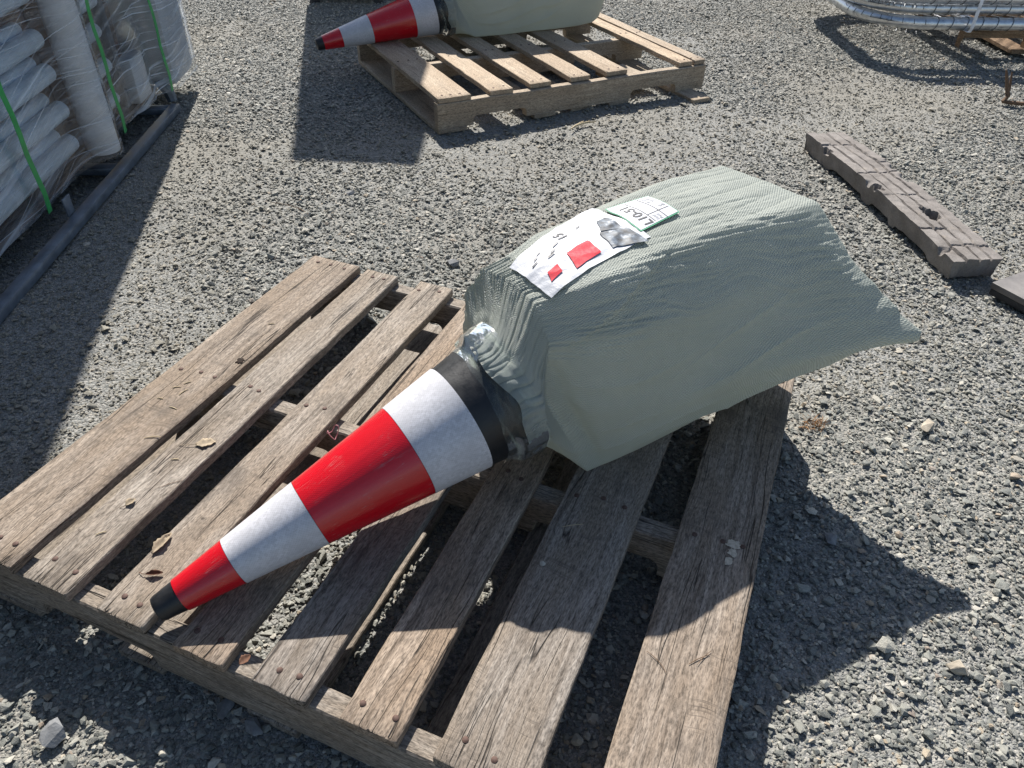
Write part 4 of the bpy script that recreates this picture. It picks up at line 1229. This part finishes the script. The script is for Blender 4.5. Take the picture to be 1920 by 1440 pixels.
# ------------------------------------------------------------------ foam block, right
def make_foam():
    A = np.array([1.083, 2.815]); Bv = np.array([1.228, 1.872])
    d = Bv - A; L = np.linalg.norm(d); d /= L
    n = np.array([-d[1], d[0]])
    if n[0] < 0: n = -n
    W, T = 0.150, 0.070
    root_rot = math.atan2(d[1], d[0])
    N = Noise2(55)
    nx, ny = 230, 46
    X = np.linspace(0, L, nx); Y = np.linspace(0, W, ny)
    XX, YY = np.meshgrid(X, Y, indexing='ij')
    # crack pattern: cross cracks (x position varies with y) and long score lines
    dep = np.zeros_like(XX)
    for y0 in (0.040, 0.078, 0.116):
        ln = y0 + 0.003 * N(XX * 6, 3 + y0 * 100)
        dep = np.maximum(dep, 0.012 * np.exp(-((YY - ln) / 0.0021) ** 2))
    cells = []
    for i, x0 in enumerate((0.13, 0.30, 0.385, 0.56, 0.775, 0.885)):
        ln = x0 + 0.016 * N(YY * 14, i * 7.3) + 0.006 * N(YY * 80, i * 3.1)
        ext = smoothstep(-0.25, 0.15, N(YY * 9 + i * 4.4, 5.5)) 
        dep = np.maximum(dep, (0.014 if i in (1, 2, 4) else 0.007) * ext * np.exp(-((XX - ln) / 0.0026) ** 2))
    # each cell its own height / tilt
    ci = np.digitize(XX + 0.016 * N(YY * 14, 2.2), (0.13, 0.30, 0.385, 0.60, 0.775, 0.885)); cj = np.digitize(YY, (0.040, 0.078, 0.116))
    r = np.random.default_rng(3); hc = r.normal(0, 0.0010, (12, 6))
    ZT = T + hc[ci, cj] + 0.0016 * N(XX * 30, YY * 30) + 0.012 * np.sin(np.pi * XX / L) - 0.004
    # chips at edges
    edge = np.minimum(YY, W - YY)
    ZT -= 0.018 * smoothstep(0.32, 0.6, N(XX * 14, YY * 10 + 8)) * np.exp(-edge / 0.010)
    for (hx, hy, rx, ry, dp) in ((0.700, 0.083, 0.036, 0.024, 0.055), (0.665, 0.075, 0.02, 0.010, 0.02), (0.50, 0.012, 0.03, 0.014, 0.02), (0.17, 0.006, 0.03, 0.010, 0.02)):
        q = ((XX - hx) / rx) ** 2 + ((YY - hy) / ry) ** 2 + 0.5 * N(XX * 60, YY * 60)
        ZT -= dp * (1 - smoothstep(0.55, 0.9, q))
    ZT -= dep
    offL = 0.005 * N(X * 5, 1.0) + 0.0015 * N(X * 40, 2.0); offR = 0.010 * N(X * 8, 6.0) + 0.005 * N(X * 34, 9.0)
    offR -= 0.03 * smoothstep(0.3, 0.6, N(X * 9, 21.0))
    offE = 0.006 * N(Y * 30, 4.0)
    YY2 = YY + offL[:, None] * (1 - YY / W) + offR[:, None] * YY / W
    XX2 = XX + offE[None] * (XX / L)
    top = np.stack([XX2, YY2, ZT], -1)
    zb = 0.004 + 0.016 * (smoothstep(0.18, 0.24, X) * (1 - smoothstep(0.42, 0.44, X)) + smoothstep(0.48, 0.50, X) * (1 - smoothstep(0.60, 0.62, X)) + 0.8 * smoothstep(0.64, 0.655, X) * (1 - smoothstep(0.82, 0.84, X)))
    zb = zb + 0.002 * N(X * 50, 30.0)
    inset = 0.010
    V = list(map(tuple, top.reshape(-1, 3))); F = grid_faces(nx, ny)
    bd = [i * ny for i in range(nx)] + [(nx - 1) * ny + j for j in range(1, ny)] + [i * ny + ny - 1 for i in range(nx - 2, -1, -1)] + [j for j in range(ny - 2, 0, -1)]
    levels = 5; base = len(V); nb_ = len(bd)
    for lv in range(1, levels + 1):
        for b in bd:
            i, j = b // ny, b % ny; p = top[i, j]
            f = lv / levels
            cx, cy = L / 2, W / 2
            ins = inset * f + dep[i, j] * 0.5 * (1 - 0.6 * f) + 0.003 * float(N(p[0] * 22 + p[1] * 40, f * 3 + 50))
            yy = p[1] + (ins if j < ny / 2 else -ins) * (1 if j in (0, ny - 1) else 0)
            xx = p[0] + ((ins if i == 0 else -ins) if i in (0, nx - 1) else 0)
            V.append((xx, yy, p[2] * (1 - f) + zb[i] * f))
    ringp = bd
    for lv in range(levels):
        cur = [base + lv * nb_ + q for q in range(nb_)]
        for q in range(nb_):
            q2 = (q + 1) % nb_
            F.append((ringp[q], cur[q], cur[q2], ringp[q2]))
        ringp = cur
    F.append(tuple(ringp))
    o = obj('foam_beam', V, F, M['foam_block'], None, True, 35, (A[0], A[1], 0), (0, 0, 0))
    # local y must point to the right side of the block: build a frame by hand
    o.matrix_world = Matrix(((d[0], n[0], 0, A[0]), (d[1], n[1], 0, A[1]), (0, 0, 1, 0), (0, 0, 0, 1)))
    bm = bmesh.new(); bm.from_mesh(o.data); bmesh.ops.recalc_face_normals(bm, faces=bm.faces[:]); bm.to_mesh(o.data); bm.free()
    if Matrix(((d[0], n[0]), (d[1], n[1]))).determinant() < 0:
        for v in o.data.vertices: v.co.y *= -1
        o.matrix_world = Matrix(((d[0], -n[0], 0, A[0]), (d[1], -n[1], 0, A[1]), (0, 0, 1, 0), (0, 0, 0, 1)))
        o.data.flip_normals()
    tag(o, 'weathered grey foam beam with score lines, cracks and a hole', 'foam beam')
make_foam()

# ------------------------------------------------------------------ black plates at the right edge
pr = empty('rubber_plate', (1.312, 1.806, 0), math.atan2(0.071, 0.131))
tag(pr, 'two layered black plate lying at the right edge by the foam beam', 'plate')
mb = MB(); mb.box(0, 0.60, -0.50, 0, 0.022, 0.040, 0.002); mb.build('upper_plate', M['plate_top'], pr, True)
mb = MB(); mb.box(0.002, 0.61, -0.505, -0.003, 0.003, 0.0212, 0.002); mb.build('lower_plate', M['black_plastic'], pr, True)

# ------------------------------------------------------------------ tall dark box of unknown kind beyond the frame's top, sized to cast its shadow into view
cr = empty('dark_box', (-1.275, 4.88, 0), 0)
tag(cr, 'tall dark box on black feet at the top edge, nearly all cut off', 'tall box')
mb = MB(); mb.box(0, 0.46, 0.02, 0.62, 0.07, 2.25, 0.012); mb.build('box_body', M['black_plastic'], cr, True)
for x in (0.01, 0.39):
    for y in (0.03, 0.54):
        mb = MB(); mb.tube([(x + 0.03, y + 0.03, 0.0), (x + 0.03, y + 0.03, 0.069)], [0.032, 0.026], 12); mb.build('box_foot', M['black_plastic'], cr, True)

# ------------------------------------------------------------------ small things
def rock(loc, rad, m, label, seed, flat=0.6, group=None):
    v, f = stone_mesh(seed, 16)
    v = [(x * rad, y * rad, z * rad * flat / 0.55) for x, y, z in v]
    o = obj('rock', v, f, M[m], None, False, loc=loc, rot=(0.15 * math.sin(seed), 0.15 * math.cos(seed), seed * 1.3))
    tag(o, label, 'rock', group); return o
rock((-1.255, 1.955, 0.006), 0.014, 'rock_pale', 'small pale pebble in the shade beside the steel skid', 301)
rock((-0.177, 1.89, 0.010), 0.026, 'rock_grey', 'grey stone on the ground just behind the foreground pallet', 302)
rock((0.915, 1.238, 0.010), 0.024, 'rock_tan', 'tan stone on the gravel right of the sack shadow', 303)
rock((0.725, 0.66, 0.008), 0.021, 'rock_tan', 'orange tinted stone in the lit gravel at lower right', 304)
rock((-0.655, 0.522, 0.008), 0.026, 'rock_grey', 'large flat stone at the shadow line, lower left', 311, 0.4)
p = deck_pt(0.668, 0.887, 0.004); rock(tuple(p), 0.0068, 'rock_pale', 'white pebble lying on a shaded deck board', 306)
for k in range(6):
    q = [(-0.42, 0.565), (-0.37, 0.54), (0.60, 0.92), (1.02, 0.93), (-0.55, 2.33), (0.98, 2.2)][k]
    lb = ['grey stone in the light strip under the near stringer', 'larger of the stones lit below the near stringer edge', 'bluish stone in the shadow beside the right deck board', 'grey stone in sunlit gravel at the right edge', 'grey stone on lit gravel between the steel skid and far pallet', 'grey stone on gravel left of the foam beam'][k]
    rock((q[0], q[1], 0.007), (0.022, 0.024, 0.02, 0.02, 0.022, 0.022)[k], 'rock_grey', lb, 320 + k, 0.5)

def leaf(u, v, L, W, rz, m, label, seed, curl=0.4, stem=0.03):
    N = Noise2(seed, 64); n, k = 12, 7; V = []
    for i in range(n):
        t = i / (n - 1); hw = W / 2 * (math.sin(math.pi * min(max(t, 0.03), 0.97)) ** 0.8) * (1 + 0.3 * float(N(t * 7, 2.0)))
        for j in range(k):
            s = -1 + 2 * j / (k - 1)
            z = 0.002 + curl * L * 0.25 * (abs(s) ** 1.5) * hw / (W / 2) + curl * L * 0.30 * (t - 0.45) ** 2 + 0.05 * L * float(N(t * 5 + s, s * 3 + 9))
            V.append(((t - 0.5) * L, s * hw, max(z, 0.0008)))
    F = grid_faces(n, k)
    mb = MB(); mb.add(V, F)
    if stem: mb.tube([(-L * 0.5 - stem, 0.006, 0.001), (-L * 0.5 - stem * 0.4, 0.001, 0.003), (-L * 0.42, 0, 0.003)], 0.0006, 5)
    o = mb.build('dry_leaf', M[m], None, True, 60, tuple(deck_pt(u, v, 0.0012)), (0, 0, rz))
    sm = o.modifiers.new('thick', 'SOLIDIFY'); sm.thickness = 0.0004
    tag(o, label, 'leaf', 'dry leaves on the foreground pallet'); return o
leaf(0.665, 0.222, 0.036, 0.022, 0.25, 'leaf', 'flat tan leaf with long stem on the second deck board', 401, 0.25, 0.03)
leaf(0.831, 0.205, 0.018, 0.014, 1.0, 'leaf', 'small curled leaf nearer the end of the second deck board', 402, 0.9, 0.008)
leaf(0.878, 0.316, 0.044, 0.017, 1.2, 'leaf', 'tan shrivelled leaf on the third deck board near the cone tip', 403, 0.6, 0)
leaf(0.928, 0.347, 0.026, 0.010, 0.1, 'leaf_brown', 'dark brown leaf scrap beside the black cone tip', 404, 0.8, 0.012)
leaf(0.990, 0.566, 0.018, 0.014, 0.9, 'leaf_brown', 'brown leaf scrap on the near stringer between two boards', 405, 0.8, 0)

def sliver(name, p, L, rz, m, label, group, r=0.0008, bend=0.06, cat='straw', n=6):
    mb = MB()
    mb.tube([((t - 0.5) * L, bend * L * (1 - (2 * t - 1) ** 2), 0.0012) for t in np.linspace(0, 1, n)], [r * (1 - 0.4 * abs(2 * t - 1)) for t in np.linspace(0, 1, n)], 5)
    o = mb.build(name, M[m], None, True, 50, tuple(p), (0, 0, rz))
    tag(o, label, cat, group); return o
rs = np.random.default_rng(9)
gs = 'straw bits on the foreground pallet'
for (u, v, L, rz, lb) in [(0.692, 0.122, 0.030, 0.15, 'longest pale straw bit across the edge of the widest left board'),
                          (0.565, 0.083, 0.022, 1.0, 'steeply turned pale straw bit midway on the leftmost board'), (0.612, 0.098, 0.018, -0.4, 'pale straw bit tilted the other way, mid leftmost board'),
                          (0.560, 0.060, 0.016, 0.2, 'straw bit nearest the outer edge at the middle of the leftmost board'), (0.540, 0.070, 0.014, 0.6, 'short straw bit uppermost in the scatter on the leftmost board'),
                          (0.600, 0.055, 0.012, -0.1, 'tiny straw bit lowest in the scatter at the outer edge'), (0.30, 0.095, 0.014, 0.2, 'lone straw bit toward the far end of the leftmost board'),
                          (0.72, 0.20, 0.014, 0.1, 'straw bit on the second board near the flat leaf'), (0.90, 0.21, 0.016, 0.5, 'straw bit near the close end of the second board')]:
    sliver('straw_bit', deck_pt(u, v, 0.0012), L, rz, 'straw', lb, gs, 0.0011)
sliver('pine_needle', deck_pt(0.761, 1.095, 0.001), 0.040, -0.95, 'needle', 'single brown needle at the left of the rightmost deck board', 'brown needles on the foreground pallet', 0.0006, 0.08, 'needle')
sliver('pine_needle', deck_pt(0.733, 1.150, 0.001), 0.036, 0.45, 'needle', 'longer of the crossed brown needles on the rightmost board', 'brown needles on the foreground pallet', 0.0007, 0.03, 'needle')
sliver('pine_needle', deck_pt(0.728, 1.156, 0.0016), 0.032, 0.75, 'needle', 'shorter of the crossed brown needles on the rightmost board', 'brown needles on the foreground pallet', 0.0006, 0.03, 'needle')
sliver('pine_needle', deck_pt(0.770, 0.235, 0.001), 0.040, 0.5, 'needle', 'thin dark needle lying on the second deck board', 'brown needles on the foreground pallet', 0.0006, 0.03, 'needle')
sliver('pine_needle', deck_pt(0.575, 0.905, 0.001), 0.036, 0.2, 'straw', 'pale needle on the shaded second board from the right', 'brown needles on the foreground pallet', 0.0006, 0.03, 'needle')
# wood slivers on the far ground
for k, (dx, dy, rz, L) in enumerate([(0, 0, 1.0, 0.10), (0.02, 0.015, 0.75, 0.09), (0.045, 0.03, 0.45, 0.07)]):
    sliver('wood_sliver', (0.235 + dx, 2.985 + dy, 0.012), L, rz, 'straw', ['left wood sliver of three on the gravel before the far pallet', 'middle wood sliver of three on the gravel before the far pallet', 'right wood sliver of three on the gravel before the far pallet'][k], 'wood slivers on the gravel', 0.004, 0.02, 'sliver')
sliver('pine_needle', (-0.72, 2.20, 0.012), 0.16, -0.5, 'needle', 'long thin stalk on the gravel right of the load shadow', None, 0.0014, 0.1, 'stalk')
# pink twine loop caught between the boards
mb = MB(); c = deck_pt(0.555, 0.425, 0.004)
mb.tube([c + Vector((0.010 * math.cos(t) * (1 + 0.3 * math.sin(3 * t)), 0.012 * math.sin(t), 0.010 + 0.010 * math.sin(2 * t))) for t in np.linspace(0, 9.0, 28)], 0.0009, 5)
tag(mb.build('twine', M['pink'], None, True, 50), 'tangled pink twine loop beside the red band of the cone', 'twine')
# brown bark strip at right
mb = MB()
mb.tube([(2.13, 3.40, 0.010), (2.15, 3.41, 0.03), (2.13, 3.44, 0.10), (2.12, 3.45, 0.13)], [0.008, 0.010, 0.007, 0.004], 7)
mb.tube([(2.155, 3.42, 0.012), (2.16, 3.44, 0.06), (2.155, 3.46, 0.12)], [0.006, 0.006, 0.003], 7)
mb.tube([(2.13, 3.40, 0.010), (2.20, 3.37, 0.012), (2.28, 3.39, 0.014), (2.33, 3.44, 0.02)], [0.008, 0.009, 0.007, 0.004], 7)
tag(mb.build('broken_twig', M['twig'], None, True, 50), 'brown broken twig standing up from the gravel at the right edge', 'twig')
# dry grass tuft
mb = MB(); r = np.random.default_rng(12)
for k in range(60):
    b = Vector((0.665 + r.normal(0, 0.016), 1.236 + r.normal(0, 0.012), 0.006)); d = Vector((r.normal(0, 1), r.normal(0, 1), 0.5)).normalized() * r.uniform(0.012, 0.03)
    mb.tube([b, b + d * 0.6 + Vector((0, 0, 0.003)), b + d], [0.0006, 0.0005, 0.0002], 4, False)
g = mb.build('dry_grass_tuft', M['tuft'], None, False)
tag(g, 'small orange dry grass tuft on the gravel beside the pallet corner', 'grass tuft')
